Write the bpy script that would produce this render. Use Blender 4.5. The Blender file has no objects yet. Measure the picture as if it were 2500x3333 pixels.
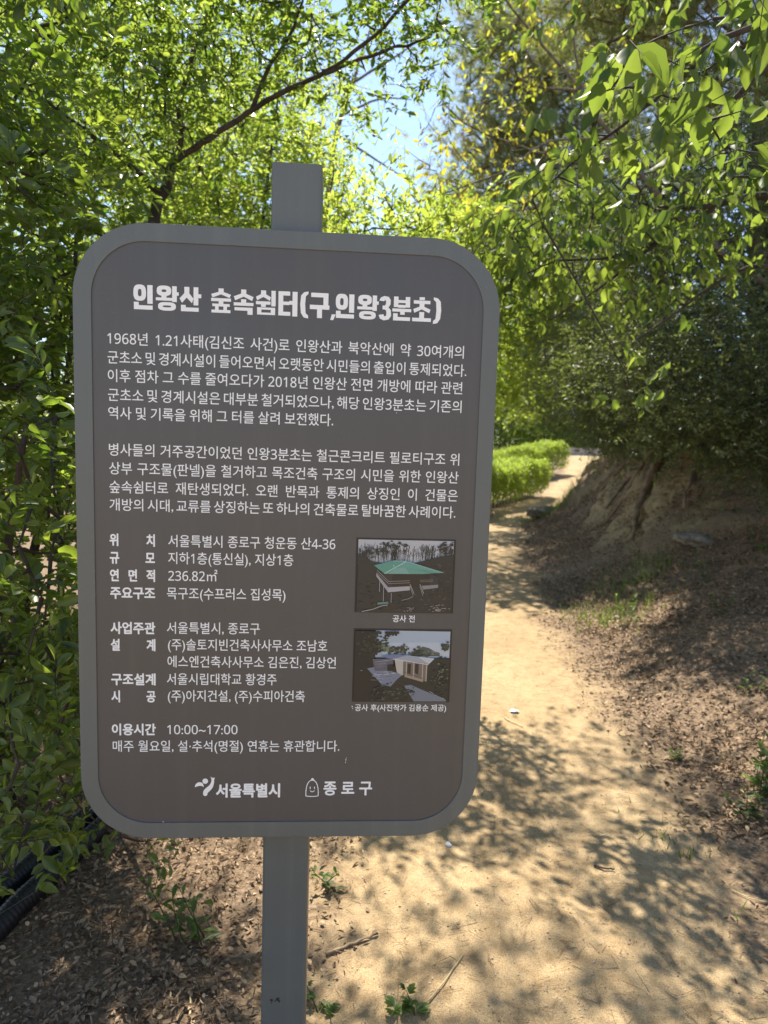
import bpy, bmesh, math, random
import numpy as np
from mathutils import Vector, Matrix

sc = bpy.context.scene
col = sc.collection
rng = np.random.default_rng(11)
random.seed(5)

# ------------------------------------------------------------------ camera
PITCH, ROLL, FPX = 0.1076, 0.0314, 2214.0          # photo calibrated on the sign's four edges
CAM = np.array([0.0, 0.0, 1.5])
cp, sp, cr, sr = math.cos(PITCH), math.sin(PITCH), math.cos(ROLL), math.sin(ROLL)
_B = np.array([[1, 0, 0], [0, 0, -1], [0, 1, 0.]])
_RX = np.array([[1, 0, 0], [0, cp, -sp], [0, sp, cp]])
_RZ = np.array([[cr, -sr, 0], [sr, cr, 0], [0, 0, 1]])
RC = _RZ @ _RX @ _B
cam_d = bpy.data.cameras.new('camera')
cam = bpy.data.objects.new('camera', cam_d)
col.objects.link(cam)
m = Matrix.Identity(4)
for r in range(3):
    m[r][0], m[r][1], m[r][2], m[r][3] = RC[0][r], -RC[1][r], -RC[2][r], CAM[r]
cam.matrix_world = m
cam_d.sensor_fit = 'HORIZONTAL'
cam_d.sensor_width = 36.0
cam_d.lens = FPX / 2500 * 36.0
cam_d.clip_start, cam_d.clip_end = 0.02, 600
cam_d.dof.use_dof = True
cam_d.dof.focus_distance = 1.42
cam_d.dof.aperture_fstop = 6.5
sc.camera = cam

# ------------------------------------------------------------------ light
SUN_AZ, SUN_EL = math.radians(-10), math.radians(58)
sund = np.array([math.sin(SUN_AZ) * math.cos(SUN_EL), math.cos(SUN_AZ) * math.cos(SUN_EL), math.sin(SUN_EL)])
w = bpy.data.worlds.new('World')
sc.world = w
w.use_nodes = True
nt = w.node_tree
sky = nt.nodes.new('ShaderNodeTexSky')
sky.sky_type = 'NISHITA'
sky.sun_disc = False
sky.sun_elevation = SUN_EL
sky.sun_rotation = SUN_AZ
sky.air_density = 1.0
sky.dust_density = 0.1
sky.altitude = 800
sky.ozone_density = 2.2
bg = nt.nodes['Background']
hs = nt.nodes.new('ShaderNodeHueSaturation')
hs.inputs['Saturation'].default_value = 0.88
nt.links.new(sky.outputs[0], hs.inputs['Color'])
nt.links.new(hs.outputs[0], bg.inputs[0])
bg.inputs[1].default_value = 0.115
sl = bpy.data.lights.new('sun', 'SUN')
sl.energy = 5.0
sl.angle = math.radians(0.53)
sl.color = (1.0, 0.93, 0.82)
so = bpy.data.objects.new('sun', sl)
col.objects.link(so)
so.rotation_euler = Vector(sund).to_track_quat('Z', 'Y').to_euler()
so.location = (0, 0, 30)
sc.view_settings.view_transform = 'Standard'
sc.view_settings.look = 'None'
sc.view_settings.gamma = 1.0
sc.view_settings.use_curve_mapping = False
sc.view_settings.exposure = 1.3
try:
    sc.cycles.max_bounces = 8
    sc.cycles.diffuse_bounces = 4
    sc.cycles.glossy_bounces = 2
    sc.cycles.transmission_bounces = 5
    sc.cycles.sample_clamp_indirect = 6
except Exception:
    pass


def at(px, py, Y):
    """world point on the sight line through photo pixel (2500 px wide) at depth Y"""
    d = RC.T @ np.array([(px - 1250) / FPX, (py - 1666.5) / FPX, 1.0])
    return CAM + d * (Y / d[1])


def dsp(x, y, Y):
    """same, from the 1659 px wide working copy"""
    return at(x * 2500 / 1659, y * 2500 / 1659, Y)


# ------------------------------------------------------------------ materials
def new_mat(name):
    mt = bpy.data.materials.new(name)
    mt.use_nodes = True
    return mt, mt.node_tree, mt.node_tree.nodes['Principled BSDF']


def N(t, kind, **kw):
    n = t.nodes.new(kind)
    for k, v in kw.items():
        if isinstance(k, str) and k.startswith('i_'):
            n.inputs[int(k[2:])].default_value = v
        else:
            setattr(n, k, v)
    return n


def noise(t, scale, detail=4, rough=0.6, coord='Object'):
    tc = N(t, 'ShaderNodeTexCoord')
    n = N(t, 'ShaderNodeTexNoise')
    n.inputs['Scale'].default_value = scale
    n.inputs['Detail'].default_value = detail
    n.inputs['Roughness'].default_value = rough
    t.links.new(tc.outputs[coord], n.inputs['Vector'])
    return n


def ramp(t, src, stops):
    r = N(t, 'ShaderNodeValToRGB')
    e = r.color_ramp.elements
    while len(e) < len(stops):
        e.new(0.5)
    for k, (p, c) in enumerate(stops):
        e[k].position = p
        e[k].color = (*c, 1) if len(c) == 3 else c
    t.links.new(src, r.inputs[0])
    return r


def plain(name, c, rough=0.6, c2=None, scale=8, bump=0.0, bscale=60, spec=0.4, metal=0.0):
    mt, t, p = new_mat(name)
    p.inputs['Roughness'].default_value = rough
    p.inputs['Specular IOR Level'].default_value = spec
    p.inputs['Metallic'].default_value = metal
    c2 = c2 or tuple(x * 0.8 for x in c)
    n = noise(t, scale)
    r = ramp(t, n.outputs[0], [(0.35, c2), (0.65, c)])
    t.links.new(r.outputs[0], p.inputs['Base Color'])
    if bump:
        nb = noise(t, bscale, 6)
        b = N(t, 'ShaderNodeBump')
        b.inputs['Strength'].default_value = bump
        b.inputs['Distance'].default_value = 0.01
        t.links.new(nb.outputs[0], b.inputs['Height'])
        t.links.new(b.outputs[0], p.inputs['Normal'])
    return mt


def leaf_mat(name, dark, light, tr_dark, tr_light, tr=0.5, rough=0.42, spec=0.45):
    """leaf blade: reflects a darker green, lets yellow-green light through"""
    mt, t, p = new_mat(name)
    a = N(t, 'ShaderNodeAttribute', attribute_name='tint')
    r1 = ramp(t, a.outputs['Fac'], [(0.0, dark), (1.0, light)])
    r2 = ramp(t, a.outputs['Fac'], [(0.0, tr_dark), (1.0, tr_light)])
    t.links.new(r1.outputs[0], p.inputs['Base Color'])
    p.inputs['Roughness'].default_value = rough
    p.inputs['Specular IOR Level'].default_value = spec
    b = N(t, 'ShaderNodeBsdfTranslucent')
    t.links.new(r2.outputs[0], b.inputs['Color'])
    mx = N(t, 'ShaderNodeMixShader')
    mx.inputs[0].default_value = tr
    t.links.new(p.outputs[0], mx.inputs[1])
    t.links.new(b.outputs[0], mx.inputs[2])
    t.links.new(mx.outputs[0], t.nodes['Material Output'].inputs['Surface'])
    return mt


M = {}
M['bark'] = plain('bark', (0.075, 0.058, 0.045), 0.9, (0.03, 0.024, 0.02), 14, 0.6, 50)
M['pale_bark'] = plain('pale_bark', (0.20, 0.16, 0.12), 0.85, (0.09, 0.07, 0.055), 18, 0.5, 70)
M['pine_bark'] = plain('pine_bark', (0.13, 0.065, 0.04), 0.9, (0.05, 0.028, 0.02), 10, 0.7, 40)
M['twig'] = plain('twig', (0.30, 0.22, 0.14), 0.85, (0.16, 0.11, 0.07), 30)
M['straw'] = plain('straw', (0.52, 0.42, 0.24), 0.8, (0.38, 0.29, 0.16), 30)
M['root'] = plain('root_bark', (0.27, 0.19, 0.115), 0.9, (0.13, 0.088, 0.055), 12, 0.6, 50)
M['rock'] = plain('rock', (0.30, 0.265, 0.22), 0.95, (0.13, 0.11, 0.085), 22, 1.0, 60, .15)
M['paper'] = plain('paper', (0.8, 0.8, 0.78), 0.8)
M['concrete'] = plain('concrete', (0.42, 0.41, 0.40), 0.85, (0.32, 0.31, 0.30), 3)
M['asphalt'] = plain('asphalt', (0.10, 0.105, 0.11), 0.9, (0.08, 0.08, 0.085), 4)
def painted(name, c, c2, dirt, rough):
    """coated metal: faint cloudy tone, vertical rain streaks, dust specks"""
    mt, t, p = new_mat(name)
    n1 = noise(t, 5, 5, .6)
    base = ramp(t, n1.outputs[0], [(.3, c2), (.7, c)])
    tc = N(t, 'ShaderNodeTexCoord'); mp = N(t, 'ShaderNodeMapping'); mp.inputs['Scale'].default_value = (38, 38, 1.1)
    t.links.new(tc.outputs['Object'], mp.inputs[0])
    n2 = N(t, 'ShaderNodeTexNoise'); n2.inputs['Scale'].default_value = 1; n2.inputs['Detail'].default_value = 4
    t.links.new(mp.outputs[0], n2.inputs['Vector'])
    st = ramp(t, n2.outputs[0], [(.52, (0, 0, 0)), (.75, (.45, .45, .45))])
    n3 = noise(t, 260, 2, .5)
    sp_ = ramp(t, n3.outputs[0], [(.70, (0, 0, 0)), (.74, (.5, .5, .5))])
    mx = N(t, 'ShaderNodeMixRGB'); mx.inputs[2].default_value = (*dirt, 1)
    t.links.new(st.outputs[0], mx.inputs[0]); t.links.new(base.outputs[0], mx.inputs[1])
    mx2 = N(t, 'ShaderNodeMixRGB'); mx2.inputs[2].default_value = (*[q * 1.5 for q in dirt], 1)
    t.links.new(sp_.outputs[0], mx2.inputs[0]); t.links.new(mx.outputs[0], mx2.inputs[1])
    t.links.new(mx2.outputs[0], p.inputs['Base Color'])
    rr = ramp(t, n1.outputs[0], [(.3, (rough - .07,) * 3), (.7, (rough + .1,) * 3)])
    t.links.new(rr.outputs[0], p.inputs['Roughness'])
    b = N(t, 'ShaderNodeBump'); b.inputs['Strength'].default_value = .04; b.inputs['Distance'].default_value = .001
    t.links.new(noise(t, 420, 3).outputs[0], b.inputs['Height']); t.links.new(b.outputs[0], p.inputs['Normal'])
    return mt


M['frame'] = painted('frame_paint', (0.116, 0.128, 0.126), (0.102, 0.113, 0.112), (0.15, 0.155, 0.145), .42)
M['panel'] = painted('panel_film', (0.080, 0.0765, 0.078), (0.070, 0.067, 0.0685), (0.093, 0.089, 0.088), .38)
M['letter'] = plain('letter_vinyl', (0.84, 0.85, 0.86), 0.5, (0.82, 0.83, 0.84))
M['rust'] = plain('rust', (0.05, 0.035, 0.028), 0.9)
M['tube'] = plain('tube_plastic', (0.018, 0.018, 0.019), 0.45, (0.012, 0.012, 0.013), 20, 0.15, 200)
M['privet'] = leaf_mat('privet_leaf', (0.022, 0.044, 0.010), (0.060, 0.098, 0.022), (0.12, 0.24, 0.016), (0.52, 0.64, 0.085), 0.5, 0.36, 0.55)
M['shade'] = leaf_mat('shrub_leaf_shaded', (0.030, 0.054, 0.014), (0.088, 0.130, 0.036), (0.13, 0.25, 0.014), (0.50, 0.62, 0.06), 0.44, 0.36, 0.6)  # shaded copy of the privet leaf: shade put in by passing less light
M['backlit'] = leaf_mat('shrub_leaf', (0.045, 0.090, 0.014), (0.095, 0.155, 0.028), (0.30, 0.44, 0.03), (0.68, 0.76, 0.13), 0.58, 0.42, 0.45)
M['cherry'] = leaf_mat('cherry_leaf', (0.050, 0.090, 0.026), (0.090, 0.135, 0.045), (0.10, 0.18, 0.02), (0.48, 0.60, 0.07), 0.45, 0.52, 0.3)
M['bronze'] = leaf_mat('bronze_leaf', (0.10, 0.11, 0.02), (0.17, 0.12, 0.035), (0.42, 0.56, 0.03), (0.62, 0.50, 0.06), 0.55, 0.5, 0.35)
M['pale'] = leaf_mat('pale_leaf', (0.13, 0.16, 0.03), (0.20, 0.21, 0.05), (0.55, 0.62, 0.10), (0.72, 0.74, 0.2), 0.55, 0.5, 0.3)
M['evergreen'] = leaf_mat('evergreen_leaf', (0.055, 0.074, 0.030), (0.125, 0.148, 0.064), (0.12, 0.17, 0.03), (0.36, 0.42, 0.09), 0.36, 0.45, 0.45)
M['far'] = leaf_mat('far_leaf', (0.06, 0.10, 0.02), (0.13, 0.17, 0.04), (0.25, 0.36, 0.03), (0.52, 0.60, 0.09), 0.5, 0.5, 0.3)
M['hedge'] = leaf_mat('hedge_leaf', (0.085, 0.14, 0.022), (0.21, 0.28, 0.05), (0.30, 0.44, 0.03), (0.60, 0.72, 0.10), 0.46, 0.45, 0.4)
M['needle'] = leaf_mat('pine_needle', (0.075, 0.10, 0.035), (0.15, 0.165, 0.06), (0.24, 0.29, 0.06), (0.48, 0.50, 0.12), 0.42, 0.5, 0.4)
M['dead_needle'] = leaf_mat('dead_needle', (0.13, 0.09, 0.05), (0.25, 0.175, 0.10), (0.22, 0.14, 0.06), (0.40, 0.28, 0.13), 0.35, 0.6, 0.3)
M['weed'] = leaf_mat('weed_leaf', (0.045, 0.085, 0.022), (0.10, 0.16, 0.045), (0.14, 0.24, 0.02), (0.36, 0.5, 0.06), 0.4, 0.45, 0.4)
M['dry_leaf'] = leaf_mat('dry_leaf', (0.10, 0.060, 0.034), (0.48, 0.345, 0.215), (0.12, 0.07, 0.03), (0.34, 0.22, 0.10), 0.15, 0.7, 0.25)
M['dry_needle'] = leaf_mat('dry_needle', (0.16, 0.085, 0.045), (0.42, 0.28, 0.15), (0.15, 0.08, 0.03), (0.3, 0.2, 0.08), 0.1, 0.6, 0.3)
M['clod'] = leaf_mat('soil_clod', (0.10, 0.07, 0.042), (0.36, 0.27, 0.16), (0.1, 0.1, 0.1), (0.1, 0.1, 0.1), 0.0, 0.95, 0.1)
M['grain'] = leaf_mat('gravel_grain', (0.20, 0.15, 0.09), (0.50, 0.41, 0.29), (0.2, 0.15, 0.1), (0.4, 0.3, 0.2), 0.0, 0.8, 0.3)


# ------------------------------------------------------------------ object helpers
def tag(o, label=None, cat=None, group=None, kind=None):
    if label: o['label'] = label
    if cat: o['category'] = cat
    if group: o['group'] = group
    if kind: o['kind'] = kind
    return o


def empty(name, loc, label=None, cat=None, group=None):
    o = bpy.data.objects.new(name, None)
    o.location = [float(v) for v in loc]
    o.empty_display_size = 0.1
    col.objects.link(o)
    return tag(o, label, cat, group)


def link(name, me, mat, parent=None, smooth=False):
    if mat is not None:
        for q in (mat if isinstance(mat, (list, tuple)) else [mat]):
            me.materials.append(q)
    o = bpy.data.objects.new(name, me)
    col.objects.link(o)
    if parent is not None:
        o.parent = parent
        o.matrix_parent_inverse = Matrix.Translation(-Vector(parent.location)) if parent.parent is None and not any(parent.rotation_euler) else Matrix.Identity(4)
        if parent.parent is not None:
            o.matrix_parent_inverse = Matrix.Identity(4)
    if smooth:
        me.polygons.foreach_set('use_smooth', np.ones(len(me.polygons), bool))
    return o


def mesh_np(name, V, F, tint=None):
    """V (n,3); F (m,k) all faces with k corners"""
    V = np.ascontiguousarray(V, dtype=np.float32)
    F = np.ascontiguousarray(F, dtype=np.int32)
    me = bpy.data.meshes.new(name)
    me.vertices.add(len(V))
    me.vertices.foreach_set('co', V.ravel())
    k = F.shape[1]
    me.loops.add(F.size)
    me.loops.foreach_set('vertex_index', F.ravel())
    me.polygons.add(len(F))
    me.polygons.foreach_set('loop_start', np.arange(0, F.size, k, dtype=np.int32))
    if tint is not None:
        a = me.attributes.new('tint', 'FLOAT', 'POINT')
        a.data.foreach_set('value', np.ascontiguousarray(tint, dtype=np.float32))
    me.update(calc_edges=True)
    return me


def unit(a):
    return a / np.maximum(np.linalg.norm(a, axis=-1, keepdims=True), 1e-9)


class MB:
    """collects tubes, boxes and polygons into ONE mesh"""
    def __init__(s): s.v, s.f = [], []

    def tube(s, pts, rad, sides=6, cap=True):
        pts = np.asarray(pts, float)
        rad = np.broadcast_to(np.asarray(rad, float), (len(pts),))
        tg = unit(np.gradient(pts, axis=0))
        ref = np.array([0, 0, 1.0]) if abs(tg[0][2]) < 0.9 else np.array([1.0, 0, 0])
        base = len(s.v)
        a = np.linspace(0, 2 * np.pi, sides, endpoint=False)
        for p, t, r in zip(pts, tg, rad):
            x = unit(np.cross(ref, t)); y = np.cross(t, x)
            ref = y if abs(np.dot(y, t)) < 0.9 else ref
            ref = np.cross(t, x) * 0 + np.cross(t, x)
            ref = y
            # keep frame continuous: next x = ref x t with ref=y
            for q in a:
                s.v.append(p + r * (np.cos(q) * x + np.sin(q) * y))
            ref = y
        n = len(pts)
        for i in range(n - 1):
            for j in range(sides):
                b = base + i * sides
                s.f.append((b + j, b + (j + 1) % sides, b + sides + (j + 1) % sides, b + sides + j))
        if cap:
            s.f.append(tuple(base + j for j in range(sides))[::-1])
            s.f.append(tuple(base + (n - 1) * sides + j for j in range(sides)))

    def poly(s, pts):
        b = len(s.v)
        s.v += [np.array(p, float) for p in pts]
        s.f.append(tuple(range(b, b + len(pts))))

    def box(s, x0, y0, z0, x1, y1, z1):
        b = len(s.v)
        s.v += [np.array(p, float) for p in ((x0, y0, z0), (x1, y0, z0), (x1, y1, z0), (x0, y1, z0), (x0, y0, z1), (x1, y0, z1), (x1, y1, z1), (x0, y1, z1))]
        for q in ((0, 3, 2, 1), (4, 5, 6, 7), (0, 1, 5, 4), (1, 2, 6, 5), (2, 3, 7, 6), (3, 0, 4, 7)):
            s.f.append(tuple(b + i for i in q))

    def build(s, name, mat, parent=None, smooth=False):
        me = bpy.data.meshes.new(name)
        me.from_pydata([tuple(map(float, p)) for p in s.v], [], s.f)
        me.update()
        return link(name, me, mat, parent, smooth)


# ------------------------------------------------------------------ leaves
def leaf_tpl(kind):
    if kind == 'near':      # obovate blade, eleven points, folded on the midrib and curling down
        t = np.array([0, .28, .58, .82, 1.0]); wd = np.array([0, .62, 1.0, .78, 0]) * .5
        V, z = [], lambda u: -0.10 * u * u
        for k in range(5): V.append((t[k], 0, z(t[k])))
        for sgn in (1, -1):
            for k in (1, 2, 3): V.append((t[k], sgn * wd[k], z(t[k]) + wd[k] * .28))
        F = [(0, 5, 1, 1), (1, 5, 6, 2), (2, 6, 7, 3), (3, 7, 4, 4), (0, 1, 8, 8), (1, 2, 9, 8), (2, 3, 10, 9), (3, 4, 10, 10)]
        T = []
        for f in F:
            if f[2] == f[3]: T.append(f[:3])
            else: T += [(f[0], f[1], f[2]), (f[0], f[2], f[3])]
        return np.array(V, float), np.array(T)
    if kind == 'ovate':     # cherry: broad, long pointed tip, drooping
        t = np.array([0, .22, .48, .74, 1.0]); wd = np.array([0, .80, 1.0, .58, 0]) * .5
        V, z = [], lambda u: -0.16 * u * u
        for k in range(5): V.append((t[k], 0, z(t[k])))
        for sgn in (1, -1):
            for k in (1, 2, 3): V.append((t[k], sgn * wd[k], z(t[k]) + wd[k] * .32))
        F = [(0, 5, 1), (1, 5, 6), (1, 6, 2), (2, 6, 7), (2, 7, 3), (3, 7, 4), (0, 1, 8), (1, 2, 9), (1, 9, 8), (2, 3, 10), (2, 10, 9), (3, 4, 10)]
        return np.array(V, float), np.array(F)
    if kind == 'mid':
        V = [(0, 0, 0), (.35, .42, .10), (.72, .38, .07), (1, 0, -.06), (.72, -.38, .07), (.35, -.42, .10)]
        return np.array(V, float), np.array([(0, 3, 2, 1), (0, 5, 4, 3)])
    if kind == 'far':
        V = [(0, 0, 0), (.5, .45, .08), (1, 0, 0), (.5, -.45, .08)]
        return np.array(V, float), np.array([(0, 2, 1), (0, 3, 2)])
    if kind == 'needle':
        return np.array([(0, .5, 0), (0, -.5, 0), (1, 0, 0)], float), np.array([(0, 1, 2)])
    if kind == 'stick':
        a = [0, 2.1, 4.2]
        V = [(0, math.cos(q), math.sin(q)) for q in a] + [(1, .6 * math.cos(q), .6 * math.sin(q)) for q in a]
        return np.array(V, float), np.array([(0, 1, 4, 3), (1, 2, 5, 4), (2, 0, 3, 5)])
    if kind == 'grain':
        V = [(1, 0, 0), (-1, 0, 0), (0, 1, 0), (0, -1, 0), (0, 0, .8), (0, 0, -.8)]
        return np.array(V, float) * .5, np.array([(0, 2, 4), (2, 1, 4), (1, 3, 4), (3, 0, 4), (2, 0, 5), (1, 2, 5), (3, 1, 5), (0, 3, 5)])


def inst(tpl, pos, ax, up, ln, wd, tint):
    """N copies of a small template in one array mesh"""
    V, F = leaf_tpl(tpl)
    pos, ax, up = np.asarray(pos), unit(np.asarray(ax)), np.asarray(up)
    y = unit(np.cross(up, ax)); z = np.cross(ax, y)
    n = len(pos)
    ln = np.broadcast_to(ln, (n,))[:, None, None]; wd = np.broadcast_to(wd, (n,))[:, None, None]
    P = pos[:, None, :] + V[None, :, 0:1] * ln * ax[:, None, :] + V[None, :, 1:2] * wd * y[:, None, :] + V[None, :, 2:3] * (wd if tpl in ('stick', 'grain') else ln) * z[:, None, :]
    k = len(V)
    FF = F[None] + (np.arange(n) * k)[:, None, None]
    return P.reshape(-1, 3), FF.reshape(-1, F.shape[1]), np.repeat(np.broadcast_to(tint, (n,)), k)


def rvec(n):
    return unit(rng.normal(size=(n, 3)))


def in_ellipsoids(ells, n, shell=0.4):
    """points in a set of (centre, radii), a little denser near the outside"""
    vol = np.array([e[1][0] * e[1][1] * e[1][2] * (e[2] if len(e) > 2 else 1) for e in ells], float)
    idx = rng.choice(len(ells), n, p=vol / vol.sum())
    c = np.array([e[0] for e in ells], float)[idx]; r = np.array([e[1] for e in ells], float)[idx]
    q = rng.random(n) ** (1 / 3 * shell + 0.02)
    return c + rvec(n) * r * q[:, None], c


def leaf_cloud(centres, cc, n_twig, K, sigma, twig, leaf, aspect, droop=0.0, flat=0.6, outward=0.6, tint_c=None, jitter=0.3, up_bias=.15):
    """twigs round every cluster centre, K leaves on each twig, all vectorised"""
    C = np.repeat(centres, n_twig, 0); CC = np.repeat(cc, n_twig, 0)
    n = len(C)
    sg = np.asarray(sigma)
    p0 = C + rng.normal(size=(n, 3)) * sg
    d = unit(outward * unit(p0 - CC + 1e-3) + rvec(n) * .8 + np.array([0, 0, up_bias - droop * .6]))
    tl = twig * rng.uniform(.6, 1.25, n)
    t = (np.arange(K) + .6) / K
    P = p0[:, None] + d[:, None] * (tl[:, None] * t[None])[:, :, None]
    side = unit(np.cross(d, np.array([0, 0, 1.0]) + rng.normal(size=(n, 3)) * .25))
    alt = np.where(np.arange(K) % 2 == 0, 1.0, -1.0)
    A = unit(d[:, None] * (.55 + .6 * t[None, :, None]) + side[:, None] * alt[None, :, None] * .85 + rng.normal(size=(n, K, 3)) * jitter + np.array([0, 0, -droop]))
    U = unit(np.array([0, 0, 1.0]) * flat + rng.normal(size=(n, K, 3)) * .55)
    L = leaf * np.repeat(rng.uniform(.8, 1.2, (n, 1)), K, 1) * rng.uniform(.5, 1.25, (n, K)) * (0.8 + .3 * np.sin(np.pi * np.clip(t, 0, 1)))[None]
    tc = rng.random(len(centres)) if tint_c is None else tint_c
    T = np.clip(np.repeat(tc, n_twig)[:, None] * .55 + rng.random((n, K)) * .5 - .02, 0, 1)
    return dict(pos=P.reshape(-1, 3), ax=A.reshape(-1, 3), up=U.reshape(-1, 3), ln=L.ravel(), wd=L.ravel() * aspect, tint=T.ravel()), (p0, d, tl)


def curve(a, b, sag=0.0, n=5, wob=.06):
    a, b = np.asarray(a, float), np.asarray(b, float)
    t = np.linspace(0, 1, n)[:, None]
    L = np.linalg.norm(b - a)
    mid = (a + b) / 2 + np.array([0, 0, -sag * L]) + rng.normal(size=3) * wob * L
    return (1 - t) ** 2 * a + 2 * t * (1 - t) * mid + t ** 2 * b


def plant(name, loc, label, cat, limbs, ells, mat, leaf, aspect, n_cl, n_twig, K, sigma, twig, tpl='mid', group=None, bark='bark',
          droop=0.0, flat=.6, outward=.6, r_br=.006, twigs=True, shell=.4, crown_name='crown', trunk_name='trunk', extra=None, keep=None, up_bias=.15, twr=.0012, leaf_keep=None, grow=None):
    """a tree or shrub: trunk and limbs as one mesh, foliage as another, both under an Empty at its foot"""
    root = empty(name, loc, label, cat, group)
    mb = MB()
    nodes = []
    for pts, r0, r1 in limbs:
        pts = np.asarray(pts, float)
        tt = np.linspace(0, len(pts) - 1, (len(pts) - 1) * 5 + 1)
        # smooth the polyline
        q = np.stack([np.interp(tt, np.arange(len(pts)), pts[:, k]) for k in range(3)], 1)
        for _ in range(3): q[1:-1] = (q[:-2] + 2 * q[1:-1] + q[2:]) / 4
        q[1:-1] += rng.normal(size=q[1:-1].shape) * r1 * .5
        mb.tube(q, np.linspace(r0, r1, len(q)), 8 if r0 > .02 else 6)
        nodes += list(q[2:])
    cen, cc = in_ellipsoids(ells, n_cl, shell)
    if extra is not None:
        cen = np.vstack([cen, extra]); cc = np.vstack([cc, np.asarray(extra) - np.array([0, 0, .3])])
    if keep is not None:
        k = keep(cen); cen, cc = cen[k], cc[k]
    nd = np.array(nodes)
    order = np.argsort(np.min(np.linalg.norm(cen[:, None] - nd[None], axis=2), axis=1))
    for i in order:
        dd = np.linalg.norm(nd - cen[i], axis=1)
        j = int(np.argmin(dd))
        c = curve(nd[j], cen[i], .08 - droop * .1, 5)
        mb.tube(c, np.linspace(r_br, r_br * .35, 5), 4, cap=False)
        nd = np.vstack([nd, c[2:]])
    lf, (p0, d, tl) = leaf_cloud(cen, cc, n_twig, K, sigma, twig, leaf, aspect, droop, flat, outward, up_bias=up_bias)
    tr = mb.build(trunk_name, M[bark], root, True)
    if twigs:
        V, F, T = inst('stick', p0, d, rvec(len(p0)), tl, twr, .5)
        me = mesh_np('twigs', V, F)
        tw = link('twig_work', me, M[bark], tr)
        tw.parent = tr
        tw.matrix_parent_inverse = Matrix.Identity(4)
    if grow is not None:
        k = grow(lf['pos']) * rng.uniform(.75, 1.15, len(lf['pos'])); lf['ln'] = lf['ln'] * k; lf['wd'] = lf['wd'] * k
    if leaf_keep is not None:
        k = leaf_keep(lf['pos'] + lf['ax'] * lf['ln'][:, None])
        lf = {q: v[k] for q, v in lf.items()}
    V, F, T = inst(tpl, **lf)
    me = mesh_np(crown_name, V, F, T)
    link(crown_name, me, M[mat], root, tpl in ('near', 'ovate'))
    return root


# ------------------------------------------------------------------ terrain
_yr = np.array([-8, 0, 2.24, 5, 9, 13, 15.5, 17.5, 22, 30, 40, 140.])
_xr = np.array([1.5, 1.45, 1.36, 1.50, 2.0, 2.75, 4.1, 5.4, 7.9, 10.3, 13.0, 30.])
_xl = np.array([-1.2, -.5, -.22, -.40, .3, 1.75, 2.7, 3.9, 5.6, 8.0, 11.0, 26.])


def xe(y): return np.interp(y, _yr, _xr)
def xl(y): return np.interp(y, _yr, _xl)
def sstep(a, b, x):
    t = np.clip((x - a) / (b - a), 0, 1); return t * t * (3 - 2 * t)


def wob(x, y, s, seed=0.0):
    return (np.sin(x * s + 1.7 * np.sin(y * s * .6 + seed)) + np.sin(y * s * 1.13 + 2.1 * np.sin(x * s * .47 + seed * 2)) + .6 * np.sin((x * .8 + y) * s * 2.1 + seed)) / 2.6


def height(x, y):
    x = np.asarray(x, float); y = np.asarray(y, float)
    z = 1.0 * sstep(13, 31, y) * sstep(-3.5, -.6, x - xl(y))
    z = z - .5 * sstep(.5, 5, xl(y) - x) * sstep(12, 18, y)
    t = x - xe(y) + .10 * wob(x, y, 1.7, 1)
    tp = np.maximum(t, 0)
    near = .50 * (np.sqrt(tp * tp + .09) - .3) + .12 * sstep(1, 3, tp)
    cl = .50 * tp + .80 * sstep(.5, 1.7, tp) + .10 * wob(x, y, 4.5, 2) * sstep(.5, 1, tp)
    k = sstep(5.5, 8.0, y)
    b = near * (1 - k) + cl * k
    b = np.where(b > 3.2, 3.2 + (b - 3.2) * .25, b)
    b = b * (1 - sstep(20, 26, y) * .75)
    z = z + b + sstep(.2, 1.2, t) * (.055 * wob(x, y, 3.7, 2.2) + .035 * wob(x, y, 8.3, 5) + .018 * wob(x, y, 19, 7))
    z = z + .012 * wob(x, y, 5.3, .4) + .006 * wob(x, y, 14, 1.4) + .03 * wob(x, y, 1.1, 3) * (1 - sstep(0, 2, np.maximum(xe(y) - x, 0)) * .5)
    return z


def axis(parts):
    out = []
    for a, b, st in parts: out += list(np.arange(a, b, st))
    return np.array(out + [parts[-1][1]])


GX = axis([(-90, -14, 6), (-14, -4, 1), (-4, -1.6, .15), (-1.6, 4.2, .04), (4.2, 7, .12), (7, 14, .4), (14, 30, 1.5), (30, 110, 8)])
GY = axis([(-30, -6, 3), (-6, .4, .4), (.4, 7, .05), (7, 18, .09), (18, 34, .3), (34, 60, 1.5), (60, 180, 10)])
X, Y = np.meshgrid(GX, GY)
Z = height(X, Y)
tb0 = X - xe(Y)
XD = X - sstep(.45, .9, tb0) * sstep(3.2, 2.2, tb0) * sstep(5, 6.5, Y) * sstep(22, 16, Y) * (.07 * wob(Y, Z * 1.6, 5.2, 2) + .045 * wob(Y, Z * 1.8, 12, 4) + .02 * wob(Y, Z * 2, 27, 6))
GV = np.stack([XD, Y, Z], -1).reshape(-1, 3)
nx, ny = len(GX), len(GY)
I = np.arange(nx * ny).reshape(ny, nx)
GF = np.stack([I[:-1, :-1], I[:-1, 1:], I[1:, 1:], I[1:, :-1]], -1).reshape(-1, 4)
edge = np.minimum(X - xl(Y), xe(Y) - X) + .10 * wob(X, Y, 3.1, 5) + .05 * wob(X, Y, 9, 6)
PN = sstep(-.25, .45, edge)
clear = sstep(.6, -.6, Y)                        # unseen sandy clearing, put in to bounce light onto the sign
PN = np.maximum(PN, sstep(1.0, -.8, Y) * sstep(9, 6, np.abs(X)))
tb = X - xe(Y)
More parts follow.
